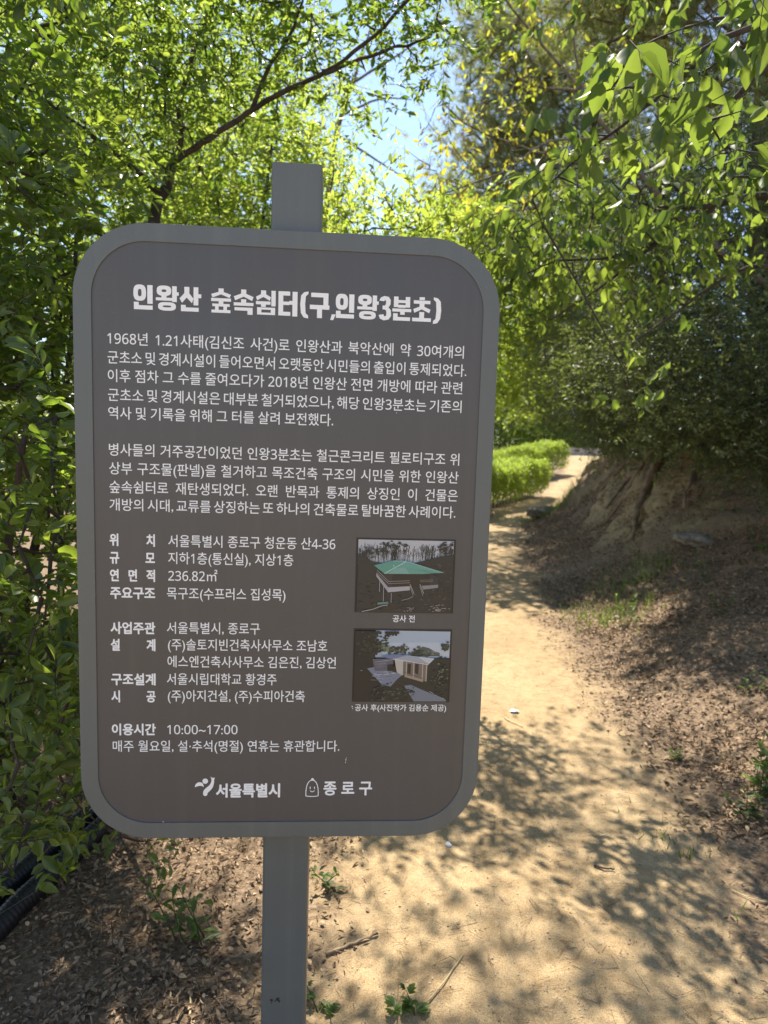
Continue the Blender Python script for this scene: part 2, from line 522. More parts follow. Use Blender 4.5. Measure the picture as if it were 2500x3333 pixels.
CLAY = sstep(.6, .9, tb) * sstep(1.9, 1.4, tb) * sstep(5.6, 6.6, Y) * sstep(13, 10, Y) * sstep(-.15, .35, wob(X, Y, 2.4, 8) + .12 + .5 * wob(X, Y, 7, 3))
fc = GV[GF].mean(1)
pf = PN.ravel()[GF].mean(1) > .5
bf = (~pf) & (fc[:, 0] > xe(fc[:, 1]) - .1)


def soil():
    mt, t, p = new_mat('soil')
    p.inputs['Roughness'].default_value = .95
    p.inputs['Specular IOR Level'].default_value = .15
    a = N(t, 'ShaderNodeAttribute', attribute_name='tint')
    c = N(t, 'ShaderNodeAttribute', attribute_name='clay')
    n1 = noise(t, 1.3, 5, .6); n2 = noise(t, 55, 6, .75); n3 = noise(t, 240, 3, .7); n4 = noise(t, 14, 5, .7)
    sand = ramp(t, n1.outputs[0], [(.3, (.325, .234, .130)), (.7, (.435, .326, .188))])
    gr = ramp(t, n3.outputs[0], [(.36, (.52, .48, .42)), (.5, (1, 1, 1)), (.66, (1.25, 1.22, 1.15))])
    mul = N(t, 'ShaderNodeMixRGB', blend_type='MULTIPLY'); mul.inputs[0].default_value = .75
    t.links.new(sand.outputs[0], mul.inputs[1]); t.links.new(gr.outputs[0], mul.inputs[2])
    mul2 = N(t, 'ShaderNodeMixRGB', blend_type='MULTIPLY'); mul2.inputs[0].default_value = .85
    sp4 = ramp(t, n4.outputs[0], [(.3, (.72, .66, .58)), (.55, (1, 1, 1))])
    t.links.new(mul.outputs[0], mul2.inputs[1]); t.links.new(sp4.outputs[0], mul2.inputs[2])
    litter = ramp(t, n2.outputs[0], [(.3, (.07, .048, .032)), (.5, (.175, .122, .078)), (.68, (.34, .25, .165))])
    add = N(t, 'ShaderNodeMath', operation='MULTIPLY_ADD')
    sub = N(t, 'ShaderNodeMath', operation='SUBTRACT'); sub.inputs[1].default_value = .5
    t.links.new(n4.outputs[0], sub.inputs[0]); t.links.new(sub.outputs[0], add.inputs[0])
    add.inputs[1].default_value = 1.3; t.links.new(a.outputs['Fac'], add.inputs[2])
    rr = ramp(t, add.outputs[0], [(.2, (0, 0, 0)), (.85, (1, 1, 1))])
    mx = N(t, 'ShaderNodeMixRGB')
    t.links.new(rr.outputs[0], mx.inputs[0]); t.links.new(litter.outputs[0], mx.inputs[1]); t.links.new(mul2.outputs[0], mx.inputs[2])
    cl = ramp(t, n4.outputs[0], [(.3, (.15, .11, .062)), (.65, (.36, .275, .15))])
    mx2 = N(t, 'ShaderNodeMixRGB')
    t.links.new(c.outputs['Fac'], mx2.inputs[0]); t.links.new(mx.outputs[0], mx2.inputs[1]); t.links.new(cl.outputs[0], mx2.inputs[2])
    t.links.new(mx2.outputs[0], p.inputs['Base Color'])
    b = N(t, 'ShaderNodeBump'); b.inputs['Strength'].default_value = .55; b.inputs['Distance'].default_value = .012
    b2 = N(t, 'ShaderNodeBump'); b2.inputs['Strength'].default_value = .5; b2.inputs['Distance'].default_value = .004
    t.links.new(n2.outputs[0], b.inputs['Height']); t.links.new(n3.outputs[0], b2.inputs['Height'])
    t.links.new(b.outputs[0], b2.inputs['Normal']); t.links.new(b2.outputs[0], p.inputs['Normal'])
    return mt


M['soil'] = soil()
for nm, msk in (('path', pf), ('bank', bf), ('ground', ~pf & ~bf)):
    F = GF[msk]
    u, inv = np.unique(F, return_inverse=True)
    me = mesh_np(nm, GV[u], inv.reshape(F.shape), PN.ravel()[u])
    a = me.attributes.new('clay', 'FLOAT', 'POINT')
    a.data.foreach_set('value', CLAY.ravel()[u].astype(np.float32))
    tag(link(nm, me, M['soil'], None, True), kind='structure')

# ------------------------------------------------------------------ the sign
SW, SH, ST = 0.8, 1.2, 0.022
YAW = 0.0705
SO = Vector((-0.1879 - .4 * math.cos(YAW), 1.3155 - .4 * math.sin(YAW), 1.5 + .3801))     # top left corner of the plate's face
sign = empty('information_sign', (-0.1879, 1.3155, 0.0), 'grey rounded information board with white Korean text on a square post beside the path', 'sign')
SM = Matrix.Translation(SO) @ Matrix.Rotation(YAW, 4, 'Z')       # local: x right, y into the board, z up


def spt(u, v, d=0.0):
    return SM @ Vector((u, d, -v))


def rrect(u0, v0, u1, v1, r, n=14):
    out = []
    for cx, cy, a0 in ((u1 - r, v0 + r, -90), (u1 - r, v1 - r, 0), (u0 + r, v1 - r, 90), (u0 + r, v0 + r, 180)):
        for k in range(n + 1):
            a = math.radians(a0 + 90 * k / n)
            out.append((cx + r * math.cos(a), cy + r * math.sin(a)))
    return out


def loops(name, rings, mat, parent, cap_first=False, cap_last=False):
    """closed rings [(list of uv, depth)] bridged in turn"""
    mb = MB(); n = len(rings[0][0])
    for uv, d in rings:
        mb.v += [np.array(spt(u, v, d)) for u, v in uv]
    for k in range(len(rings) - 1):
        for j in range(n):
            a, b = k * n, (k + 1) * n
            mb.f.append((a + j, a + (j + 1) % n, b + (j + 1) % n, b + j))
    if cap_first: mb.f.append(tuple(range(n))[::-1])
    if cap_last: mb.f.append(tuple(range((len(rings) - 1) * n, len(rings) * n)))
    return mb.build(name, mat, parent)


O = lambda g: rrect(g, g, SW - g, SH - g, .135 - g)
Iq = lambda g: rrect(.0335 + g, .0328 + g, .7680 - g, 1.1668 - g, .101 - g)
loops('frame', [(Iq(0), .0035), (Iq(0), .0004), (Iq(-.0006), 0), (O(.0015), 0), (O(.0004), .0005), (O(0), .0018), (O(0), ST), (O(.02), ST + .001)], M['frame'], sign, False, True)
panel = loops('panel', [(Iq(-.0004), .0026)], M['panel'], sign, True)
pm = MB()
pu0, pu1 = .3585, .4535


def post_ring(g, v, d0, d1):
    c = .006
    pts = [(pu0 + g, d0 + c), (pu0 + g + c * .3, d0 + c * .3), (pu0 + g + c, d0), (pu1 - g - c, d0), (pu1 - g - c * .3, d0 + c * .3), (pu1 - g, d0 + c),
           (pu1 - g, d1 - c), (pu1 - g - c, d1), (pu0 + g + c, d1), (pu0 + g, d1 - c)]
    return [np.array(spt(u, v, d)) for u, d in pts]


rings = [post_ring(.0012, -.1298, ST + .005, ST + .092), post_ring(0, -.129, ST + .002, ST + .095), post_ring(0, 1.95, ST + .002, ST + .095)]
for r in rings: pm.v += r
for k in range(2):
    for j in range(10): pm.f.append((k * 10 + j, (k + 1) * 10 + j, (k + 1) * 10 + (j + 1) % 10, k * 10 + (j + 1) % 10))
pm.f.append(tuple(range(10)))
post = pm.build('post', M['frame'], sign)
rs = MB()
for u, v, r in ((.381, 1.585, .004), (.3945, 1.584, .006), (.3885, 1.587, .0022), (.3815, 1.592, .002), (.398, 1.5885, .003)):
    rs.poly([spt(u + r * random.uniform(.5, 1) * math.cos(a), v + r * random.uniform(.5, 1.2) * math.sin(a), ST + .0015) for a in np.linspace(0, 6.28, 9)[:-1]])
rs.build('rust_spot', M['rust'], post)

sf = MB()
for u, v, r in ((.5362, .9215, .0014), (.5375, .926, .001), (.5265, 1.035, .0013), (.5258, 1.040, .0011), (.5272, 1.031, .0008), (.16, 1.166, .0012), (.607, .33, .0008)):
    sf.poly([spt(u + r * random.uniform(.4, 1) * math.cos(a), v + r * random.uniform(.6, 1.8) * math.sin(a), .0023) for a in np.linspace(0, 6.28, 8)[:-1]])
sf.build('paint_chip', M['letter'], panel)
MATHDIG = {ord(str(k)): chr(0x1D7E2 + k) for k in range(10)}


def text_mesh(s, space=1.0):
    c = bpy.data.curves.new('lettering', 'FONT')
    c.body = s.translate(MATHDIG)
    c.size = 1.0
    c.space_word = space
    c.resolution_u = 3
    o = bpy.data.objects.new('lettering', c)
    col.objects.link(o)
    bpy.context.view_layer.update()
    dg = bpy.context.evaluated_depsgraph_get()
    me = o.evaluated_get(dg).to_mesh()
    V = np.array([v.co[:] for v in me.vertices]); F = [tuple(p.vertices) for p in me.polygons]
    o.evaluated_get(dg).to_mesh_clear()
    bpy.data.objects.remove(o); bpy.data.curves.remove(c)
    return V, F


class Lettering:
    def __init__(s): s.mb = MB()

    def put(s, txt, u0, u1, vc, em, bold=0.005, sx=None, free=False):
        """set one line from u0 to u1, centred on height vc; words are spaced out as in justified print"""
        V, F = text_mesh(txt)
        w1 = V[:, 0].max() - V[:, 0].min()
        sx = sx or em * .93
        if ' ' in txt and not free:
            V2, _ = text_mesh(txt, 2.0)
            w2 = V2[:, 0].max() - V2[:, 0].min()
            spc = 1 + ((u1 - u0) / sx - w1) / max(w2 - w1, 1e-6)
            if spc < .55: sx *= 1.0; spc = .55
            V, F = text_mesh(txt, spc)
            w1 = V[:, 0].max() - V[:, 0].min()
        sx = (u1 - u0) / w1
        x0 = V[:, 0].min()
        offs = [(0, 0)] + [(bold * math.cos(a), bold * math.sin(a)) for a in np.linspace(0, 2 * np.pi, 9)[:-1]] if bold else [(0, 0)]
        for k, (ox, oy) in enumerate(offs):
            b = len(s.mb.v)
            for p in V:
                s.mb.v.append(np.array(spt(u0 + (p[0] - x0) * sx + ox * em, vc - (p[1] - .375 + oy) * em, .0022 - .00003 * k)))
            s.mb.f += [tuple(b + i for i in f) for f in F]

    def build(s, name): return s.mb.build(name, M['letter'], panel)


BL, BR, EM = .0615, .7335, .0262
t = Lettering()
for s, v in (('1968년 1.21사태(김신조 사건)로 인왕산과 북악산에 약 30여개의', .2098), ('군초소 및 경계시설이 들어오면서 오랫동안 시민들의 출입이 통제되었다.', .2447),
             ('이후 점차 그 수를 줄여오다가 2018년 인왕산 전면 개방에 따라 관련', .2785), ('군초소 및 경계시설은 대부분 철거되었으나, 해당 인왕3분초는 기존의', .3141)):
    t.put(s, BL, .7400 if s.endswith('.') else BR, v, EM)
t.put('역사 및 기록을 위해 그 터를 살려 보전했다.', BL, .4847, .3479, EM)
t.build('opening_paragraph')
t = Lettering()
for s, v in (('병사들의 거주공간이었던 인왕3분초는 철근콘크리트 필로티구조 위', .4168), ('상부 구조물(판넬)을 철거하고 목조건축 구조의 시민을 위한 인왕산', .4522),
             ('숲속쉼터로 재탄생되었다. 오랜 반목과 통제의 상징인 이 건물은', .4879), ('개방의 시대, 교류를 상징하는 또 하나의 건축물로 탈바꿈한 사례이다.', .5217)):
    t.put(s, BL + .0005, .7304 if s.endswith('.') else BR, v, EM)
t.build('second_paragraph')
BO = .030
for s, v in (('위 치', .590), ('규 모', .6246), ('연 면 적', .6594), ('주요구조', .6939), ('사업주관', .7639), ('설 계', .7979), ('구조설계', .8675), ('시 공', .9025), ('이용시간', .9706)):
    t = Lettering(); t.put(s, .0616, .1458, v, EM * .98, BO, EM * .93 * .84); t.build('row_heading')
t = Lettering()
for s, a, b, v in (('서울특별시 종로구 청운동 산4-36', .1719, .4944, .5898), ('지하1층(통신실), 지상1층', .1718, .4127, .6235), ('236.82㎡', .1717, .2659, .6582), ('목구조(수프러스 집성목)', .1691, .3986, .6932),
                   ('서울특별시, 종로구', .1688, .3491, .7625), ('(주)솔토지빈건축사사무소 조남호', .1708, .4832, .7961), ('에스엔건축사사무소 김은진, 김상언', .1697, .5012, .8306),
                   ('서울시립대학교 황경주', .1685, .3837, .8663), ('(주)아지건설, (주)수피아건축', .1702, .4404, .9007), ('10:00~17:00', .1687, .3072, .9703),
                   ('매주 월요일, 설·추석(명절) 연휴는 휴관합니다.', .0624, .5124, 1.0052)):
    t.put(s, a, b, v, EM, free=True)
t.build('facts_text')
t = Lettering(); t.put('공사 전', .6129, .6571, .7382, .0158, .012, free=True); t.build('caption')
t = Lettering(); t.put('공사 후(사진작가 김용순 제공)', .5420, .7283, .9238, .0158, .012, free=True); t.build('caption')
t = Lettering(); t.put('서울특별시', .2662, .3931, 1.0995, .0315, .034); t.build('emblem_name')
t = Lettering(); t.put('종 로 구', .4829, .5811, 1.0955, .0330, .026); t.build('emblem_name')

# heavy display letters of the heading, drawn stroke by stroke on a unit cell (y up)
def ring(cx, cy, rx, ry, hx, hy): return ('e', cx, cy, rx, ry, hx, hy)
def R_(x0, y0, x1, y1): return ('p', [(x0, y0), (x1, y0), (x1, y1), (x0, y1)])
SIOT = lambda y0, y1, cx=.5, w=.5: [('p', [(cx - .13, y1), (cx + .13, y1), (cx + .13, y0 + (y1 - y0) * .62), (cx + w, y0 + (y1 - y0) * .36), (cx + w * .86, y0), (cx, y0 + (y1 - y0) * .36), (cx - w * .86, y0), (cx - w, y0 + (y1 - y0) * .36), (cx - .13, y0 + (y1 - y0) * .62)])]
G = {
 '인': [ring(.33, .68, .31, .33, .09, .15), R_(.70, .24, .96, 1.0), R_(.04, 0, .28, .30), R_(.28, 0, .96, .17)],
 '왕': [ring(.38, .80, .34, .21, .11, .055), R_(.26, .50, .50, .62), R_(.0, .40, .76, .52), R_(.76, .36, .98, 1.0), R_(.98, .62, 1.07, .76), ring(.52, .165, .42, .175, .2, .04)],
 '산': [('p', [(.22, 1), (.47, 1), (.47, .74), (.68, .52), (.60, .34), (.34, .56), (.10, .34), (-.02, .52), (.22, .74)]), R_(.68, .26, .92, 1.0), R_(.92, .56, 1.07, .72), R_(.05, 0, .29, .26), R_(.29, 0, .94, .16)],
 '숲': SIOT(.62, 1.0) + [R_(0, .47, 1, .60), R_(.38, .37, .62, .47), R_(.06, .26, .94, .37), R_(.2, .12, .38, .26), R_(.62, .12, .8, .26), R_(.02, 0, .98, .12)],
 '속': SIOT(.54, 1.0) + [R_(.37, .46, .63, .60), R_(0, .33, 1, .46), R_(.04, .13, .96, .26), R_(.70, -.03, .96, .13)],
 '쉼': SIOT(.58, 1.0, .36, .38) + [R_(-.02, .42, .72, .55), R_(.24, .32, .48, .42), R_(.76, .36, .98, 1.0), ('frame', .04, 0, .96, .30, .22, .09)],
 '터': [R_(.02, .83, .60, 1.0), R_(.02, .16, .26, .83), R_(.26, .44, .56, .58), R_(.02, 0, .62, .16), R_(.56, .46, .72, .62), R_(.72, -.02, .97, 1.0)],
 '구': [R_(.06, .82, .96, 1.0), R_(.70, .50, .96, .82), R_(0, .32, 1.02, .50), R_(.38, -.04, .64, .32)],
 '분': [R_(.07, .56, .31, 1.0), R_(.69, .56, .93, 1.0), R_(.31, .74, .69, .86), R_(.31, .54, .69, .66), R_(0, .37, 1, .50), R_(.42, .25, .66, .37), R_(.05, 0, .29, .30), R_(.29, 0, .95, .15)],
 '초': [R_(.36, .90, .64, 1.02), R_(.06, .74, .94, .88)] + SIOT(.36, .78, .5, .46) + [R_(.37, .14, .63, .40), R_(0, 0, 1, .15)],
}


def dig3():
    pts = []
    out = [(.05, .80), (.12, .93), (.30, 1.0), (.52, .97), (.62, .84), (.62, .66), (.52, .53), (.64, .42), (.66, .18), (.54, .03), (.30, -.02), (.10, .05), (.03, .20), (.27, .24), (.32, .15), (.40, .17), (.42, .26), (.40, .40), (.32, .44), (.22, .44), (.22, .60), (.32, .60), (.38, .66), (.39, .78), (.34, .84), (.29, .78)]
    return [('p', out)]


G['3'] = dig3()
G['('] = [('p', [(.44, 1.04), (.20, 1.0), (.04, .86), (.0, .5), (.04, .14), (.20, -.04), (.44, -.08), (.44, .04), (.30, .14), (.27, .5), (.30, .84), (.44, .94)])]
G[')'] = [('p', [(.44 - x, y) for x, y in G['('][0][1]][::-1])]
G[','] = [('p', [(.10, -.10), (.0, -.10), (.10, .14), (.34, .14), (.20, -.10)])]
mb = MB()
cells = [('인', .1088, .0412), ('왕', .1548, .0432), ('산', .2035, .0405), ('숲', .2668, .0405), ('속', .3130, .0405), ('쉼', .3594, .0405), ('터', .4040, .0415),
         ('(', .4500, .0380), ('구', .4700, .0400), (',', .5128, .0330), ('인', .5230, .0412), ('왕', .5690, .0420), ('3', .6130, .0420), ('분', .6430, .0400), ('초', .6880 - .0025, .0400), (')', .7300, .0380)]
# cell origins measured on the photo, rescaled so that the row ends where it does there
a0, a1, e0, e1 = .1088, .7300 + .44 * .038, .1088, .6862
vb, gh = .1552, .0445
for ch, u, wd in cells:
    uu = e0 + (u - a0) * (e1 - e0) / (a1 - a0); ws = wd * (e1 - e0) / (a1 - a0)
    for k, pr in enumerate(G[ch]):
        dpt = .0022 - .00004 * k
        P = lambda x, y: spt(uu + x * ws, vb - y * gh, dpt)
        if pr[0] == 'p':
            mb.poly([P(x, y) for x, y in pr[1]])
        elif pr[0] == 'e':
            _, cx, cy, rx, ry, hx, hy = pr
            n = 28
            se = lambda a, q: math.copysign(abs(q(a)) ** .72, q(a))
            o_ = [P(cx + rx * se(a, math.cos), cy + ry * se(a, math.sin)) for a in np.linspace(0, 2 * np.pi, n, endpoint=False)]
            i_ = [P(cx + hx * se(a, math.cos), cy + hy * se(a, math.sin)) for a in np.linspace(0, 2 * np.pi, n, endpoint=False)]
            for j in range(n): mb.poly([o_[j], o_[(j + 1) % n], i_[(j + 1) % n], i_[j]])
        else:
            _, x0, y0, x1, y1, tx, ty = pr
            for q in ((x0, y0, x1, y0 + ty), (x0, y1 - ty, x1, y1), (x0, y0 + ty, x0 + tx, y1 - ty), (x1 - tx, y0 + ty, x1, y1 - ty)):
                mb.poly([P(q[0], q[1]), P(q[2], q[1]), P(q[2], q[3]), P(q[0], q[3])])
mb.build('heading', M['letter'], panel)


def stroke(mb, pts, w0, w1=None, d=.0022, closed=False):
    """flat ribbon along uv points, in metres on the board"""
    p = np.array(pts, float); n = len(p)
    if closed: p = np.vstack([p, p[:1]]); n += 1
    tg = unit(np.gradient(p, axis=0)) if not closed else unit(np.vstack([p[1] - p[-2], p[2:] - p[:-2], p[1] - p[-2]]))
    nn = np.stack([-tg[:, 1], tg[:, 0]], 1)
    ww = np.interp(np.arange(n), np.linspace(0, n - 1, len(w0)), w0)[:, None] / 2 if hasattr(w0, '__len__') else np.full((n, 1), w0 / 2)
    a, b = p + nn * ww, p - nn * ww
    for k in range(n - 1): mb.poly([spt(*a[k], d), spt(*a[k + 1], d), spt(*b[k + 1], d), spt(*b[k], d)])


def bez(a, b, c, d, n=14):
    t = np.linspace(0, 1, n)[:, None]; a, b, c, d = map(np.array, (a, b, c, d))
    return (1 - t) ** 3 * a + 3 * t * (1 - t) ** 2 * b + 3 * t * t * (1 - t) * c + t ** 3 * d


# city emblem: round head, wing to the left, brushed swoosh to the right
ex, ey, es = .2232, 1.0706, .0403 / 165
E_ = lambda x, y: (ex + (x - 85) * es, ey + (y - 78) * es)
mb = MB()
mb.poly([spt(*E_(169 + 23 * math.cos(a), 114 + 23 * math.sin(a)), .0022) for a in np.linspace(0, 2 * np.pi, 25)[:-1]])
stroke(mb, bez(E_(170, 232), E_(160, 180), E_(240, 190), E_(230, 84)), [34 * es, 40 * es, 40 * es, 36 * es, 26 * es, 18 * es])
mb.poly([spt(*E_(170 + 17 * math.cos(a), 228 + 15 * math.sin(a)), .0021) for a in np.linspace(0, 2 * np.pi, 17)[:-1]])
stroke(mb, bez(E_(240, 100), E_(243, 92), E_(243, 88), E_(246, 84), 5), 5 * es, d=.0021)
stroke(mb, bez(E_(222, 100), E_(222, 90), E_(218, 84), E_(214, 76), 5), 5 * es, d=.0021)
mb.poly([spt(*q, .0022) for q in np.vstack([bez(E_(84, 160), E_(92, 118), E_(138, 112), E_(152, 140), 12), bez(E_(152, 140), E_(154, 150), E_(158, 158), E_(156, 166), 6), bez(E_(156, 166), E_(138, 146), E_(110, 156), E_(86, 166), 10)])])
mb.build('city_emblem', M['letter'], panel)
# district emblem: outlined temple bell with a small smile
mb = MB()
B_ = lambda x, y: (.4453 + (x - 992) * .0272 / 106, 1.0738 + (y - 87) * .0397 / 151)
bl = np.vstack([bez(B_(997, 233), B_(994, 170), B_(1004, 104), B_(1045, 104), 14), bez(B_(1045, 104), B_(1086, 104), B_(1098, 170), B_(1094, 233), 14), bez(B_(1094, 233), B_(1062, 238), B_(1028, 238), B_(997, 233), 8)])
stroke(mb, bl, .0016, closed=True)
mb.poly([spt(*B_(1047 + 10 * math.cos(a), 95 + 9 * math.sin(a)), .0021) for a in np.linspace(0, 2 * np.pi, 13)[:-1]])
stroke(mb, [B_(1031, 103), B_(1063, 103)], .0022, d=.0020)
for q in (1030, 1064): stroke(mb, [B_(q, 156), B_(q, 176)], .0016)
stroke(mb, bez(B_(1030, 188), B_(1038, 202), B_(1056, 202), B_(1064, 188), 8), .0014)
mb.build('district_emblem', M['letter'], panel)


# two printed photographs: flat layers of colour on the board
class Print:
    def __init__(s, name, quad, src):
        s.name = name; s.lay = {}; s.k = 0
        (s.u0, s.v0, s.u1, s.v1) = quad
        s.src = src                                # x0,y0,x1,y1 of the enlarged crop it was measured on

    def P(s, x, y):
        x0, y0, x1, y1 = s.src
        return spt(s.u0 + (x - x0) / (x1 - x0) * (s.u1 - s.u0), s.v0 + (y - y0) / (y1 - y0) * (s.v1 - s.v0), .0022 - .000008 * s.k)

    def poly(s, c, pts):
        s.k += 1
        s.lay.setdefault(c, MB()).poly([s.P(*p) for p in pts])

    def line(s, c, pts, w):
        for (a, b) in zip(pts[:-1], pts[1:]):
            a, b = np.array(a, float), np.array(b, float)
            n = unit(np.array([-(b - a)[1], (b - a)[0]])) * w / 2
            s.poly(c, [a + n, b + n, b - n, a - n])

    def blob(s, c, x, y, r, ry=None, n=7):
        ry = ry or r
        x0, y0, x1, y1 = s.src
        x = min(x1 - 24 - r * 1.2, max(x0 + 24 + r * 1.2, x)); y = min(y1 - 22 - ry * 1.2, max(y0 + 22 + ry * 1.2, y))
        s.poly(c, [(x + r * random.uniform(.55, 1.15) * math.cos(a), y + ry * random.uniform(.55, 1.15) * math.sin(a)) for a in np.linspace(0, 6.283, n + 1)[:-1]])

    def build(s):
        mbs = MB(); mats = []; idx = []
        for c, mb_ in s.lay.items():
            b = len(mbs.v); mbs.v += mb_.v
            mbs.f += [tuple(b + i for i in f) for f in mb_.f]
            idx += [len(mats)] * len(mb_.f)
            key = 'ink_%02x%02x%02x' % tuple(int(255 * min(1, x) ** .45) for x in c)
            mats.append(bpy.data.materials.get(key) or plain(key, c, .4, c))
        o = mbs.build(s.name, mats, panel)
        o.data.polygons.foreach_set('material_index', idx)
        return o


INK, DK, DK2 = (.022, .021, .020), (.035, .034, .030), (.055, .05, .045)
p1 = Print('printed_photo', (.5356, .5756, .7340, .7263), (215, 107, 1373, 977))
p1.poly(INK, [(215, 107), (1373, 107), (1373, 977), (215, 977)])
p1.poly((.42, .43, .46), [(240, 128), (1350, 128), (1350, 420), (240, 420)])
for _ in range(90):
    x = random.uniform(250, 1340); h = random.uniform(120, 200); y = random.uniform(340, 400)
    p1.line(DK, [(x, y), (x + random.uniform(-30, 30), y - h)], random.uniform(3, 7))
    for _k in range(2):
        f = random.uniform(.3, .8); p1.line(DK, [(x, y - h * f), (x + random.uniform(-60, 60), max(132, y - h * f - random.uniform(30, 80)))], 3)
for cx, cy in ((560, 200), (650, 190), (500, 250), (740, 190), (1230, 190), (1290, 170), (1320, 240), (1240, 240), (300, 270), (270, 320), (350, 300)):
    for _ in range(14): p1.blob(DK, cx + random.gauss(0, 45), cy + random.gauss(0, 24), random.uniform(10, 26), random.uniform(6, 14))
p1.poly(DK, [(240, 300), (420, 380), (640, 400), (880, 390), (1000, 360), (1180, 310), (1350, 280), (1350, 968), (240, 968)])
for _ in range(170):
    x = random.uniform(900, 1340); y = random.uniform(330, 960)
    if y > 330 + (1340 - x) * .2: p1.blob(random.choice([(.06, .045, .04), (.10, .075, .065), DK, (.03, .028, .026)]), x, y, random.uniform(8, 26), random.uniform(4, 12))
for _ in range(70):
    p1.blob(random.choice([DK2, (.045, .045, .04), INK]), random.uniform(245, 800), random.uniform(620, 960), random.uniform(10, 34), random.uniform(5, 14))
for _ in range(28): p1.blob((.24, .22, .21), random.gauss(1180, 60), random.gauss(915, 22), random.uniform(8, 20), 6)
for _ in range(14): p1.blob((.20, .18, .18), random.gauss(840, 30), random.gauss(930, 18), random.uniform(8, 18), 6)
p1.poly((.045, .04, .036), [(460, 480), (560, 510), (1080, 505), (1180, 540), (1180, 640), (600, 680), (455, 520)])
p1.poly((.032, .026, .022), [(640, 520), (1080, 512), (1080, 650), (640, 668)])
p1.poly((.30, .30, .33), [(455, 508), (598, 672), (598, 730), (455, 545)])
p1.poly((.36, .35, .38), [(598, 672), (850, 655), (850, 702), (598, 730)])
p1.poly((.22, .22, .23), [(985, 648), (1180, 632), (1180, 668), (1005, 692)])
p1.poly((.10, .27, .215), [(424, 418), (640, 362), (800, 366), (550, 514)])
p1.poly((.13, .31, .255), [(550, 514), (800, 366), (1232, 490), (990, 510)])
p1.poly((.19, .36, .32), [(680, 452), (780, 430), (840, 510), (600, 514)])
for q in range(16):
    a = 590 + q * 40; p1.line((.07, .20, .16), [(800 - (800 - a) * .35 + 8 * q * .6, 420 + q * 3), (a, 512 - q * .8)], 2.5)
p1.line((.32, .48, .43), [(550, 512), (800, 366)], 12); p1.line((.26, .42, .38), [(800, 366), (1232, 490)], 8); p1.line((.28, .42, .38), [(640, 362), (800, 366)], 7)
p1.line((.34, .5, .46), [(656, 405), (656, 435)], 9)
for dy in (0, 30): p1.line((.26, .22, .20), [(460, 470 + dy), (600, 604 + dy * .8), (850, 590 + dy * .8)], 6); p1.line((.20, .17, .16), [(965, 583 + dy * .6), (1120, 575 + dy * .6)], 5)
for x, y, y1 in ((497, 600, 725), (545, 660, 838), (636, 735, 850)): p1.line((.30, .30, .31), [(x, y), (x, y1)], 7)
for x in (850, 965): p1.line((.36, .34, .34), [(x, 630), (x + 50, 740)], 7); p1.line((.30, .29, .29), [(x, 655), (x + 42, 765)], 5)
p1.poly((.12, .2, .18), [(480, 850), (600, 838), (610, 862), (480, 876)])
p1.line((.36, .35, .34), [(300, 958), (430, 930), (530, 888), (600, 878)], 8); p1.line((.28, .27, .26), [(760, 822), (840, 800), (890, 775)], 7)
p1.build()
p2 = Print('printed_photo', (.5355, .7590, .7342, .9116), (175, 1165, 1325, 2020))
p2.poly(INK, [(175, 1165), (1325, 1165), (1325, 2020), (175, 2020)])
p2.poly((.34, .41, .49), [(430, 1186), (1305, 1192), (1303, 1500), (430, 1500)])
p2.poly((.42, .47, .53), [(560, 1330), (1304, 1320), (1303, 1500), (500, 1500)])
p2.poly((.085, .10, .085), [(860, 1430), (930, 1400), (985, 1368), (1060, 1385), (1130, 1425), (1190, 1440), (1190, 1480), (860, 1480)])
for _ in range(22): p2.blob((.30, .30, .28), random.gauss(1080, 45), random.gauss(1437, 12), 7, 4, 5)
for cx, cy, sx_, n_, cs in ((300, 1300, 70, 60, [INK, DK, (.03, .035, .03)]), (480, 1330, 70, 60, [DK, (.04, .05, .035), (.06, .07, .05)]), (540, 1390, 40, 30, [(.12, .15, .09), (.17, .2, .13), (.08, .1, .06)]),
                        (730, 1410, 60, 50, [(.06, .075, .05), (.09, .11, .07), DK]), (930, 1450, 60, 40, [(.05, .065, .045), (.08, .1, .07), DK]), (1270, 1360, 34, 44, [(.05, .065, .05), DK, (.08, .1, .075)]), (1230, 1560, 60, 70, [DK, (.05, .06, .045), (.035, .04, .03)]), (600, 1200, 50, 26, [INK])):
    for _ in range(n_): p2.blob(random.choice(cs), min(1295, max(196, cx + random.gauss(0, sx_))), max(1195, cy + random.gauss(0, sx_ * .55)), random.uniform(10, 30), random.uniform(7, 20))
p2.poly(INK, [(192, 1190), (470, 1190), (430, 1290), (470, 1400), (400, 1500), (420, 1600), (700, 2003), (192, 2003)])
for _ in range(120): p2.blob(random.choice([INK, DK, (.045, .055, .04)]), random.gauss(380, 70), random.gauss(1340, 90), random.uniform(10, 30), random.uniform(8, 20))
p2.poly((.028, .03, .026), [(700, 1480), (1303, 1500), (1300, 2003), (500, 2003)])
p2.poly((.17, .19, .26), [(340, 1620), (440, 1600), (760, 1690), (700, 1740), (620, 1830), (520, 1810)])
p2.poly((.16, .18, .23), [(780, 1820), (860, 1810), (1280, 1985), (1280, 2003), (900, 2003)])
for _ in range(26): p2.blob(random.choice([(.40, .42, .46), (.12, .13, .15), (.30, .32, .36)]), random.gauss(520, 90), random.gauss(1700, 36), random.uniform(14, 40), 5)
p2.poly((.10, .10, .13), [(400, 1510), (640, 1500), (650, 1640), (430, 1650)])
for q in range(7): p2.line((.17, .17, .20), [(440 + q * 14, 1605 - q * 14), (520 + q * 14, 1605 - q * 14)], 5)
p2.poly((.02, .02, .02), [(575, 1575), (645, 1565), (650, 1640), (578, 1650)])
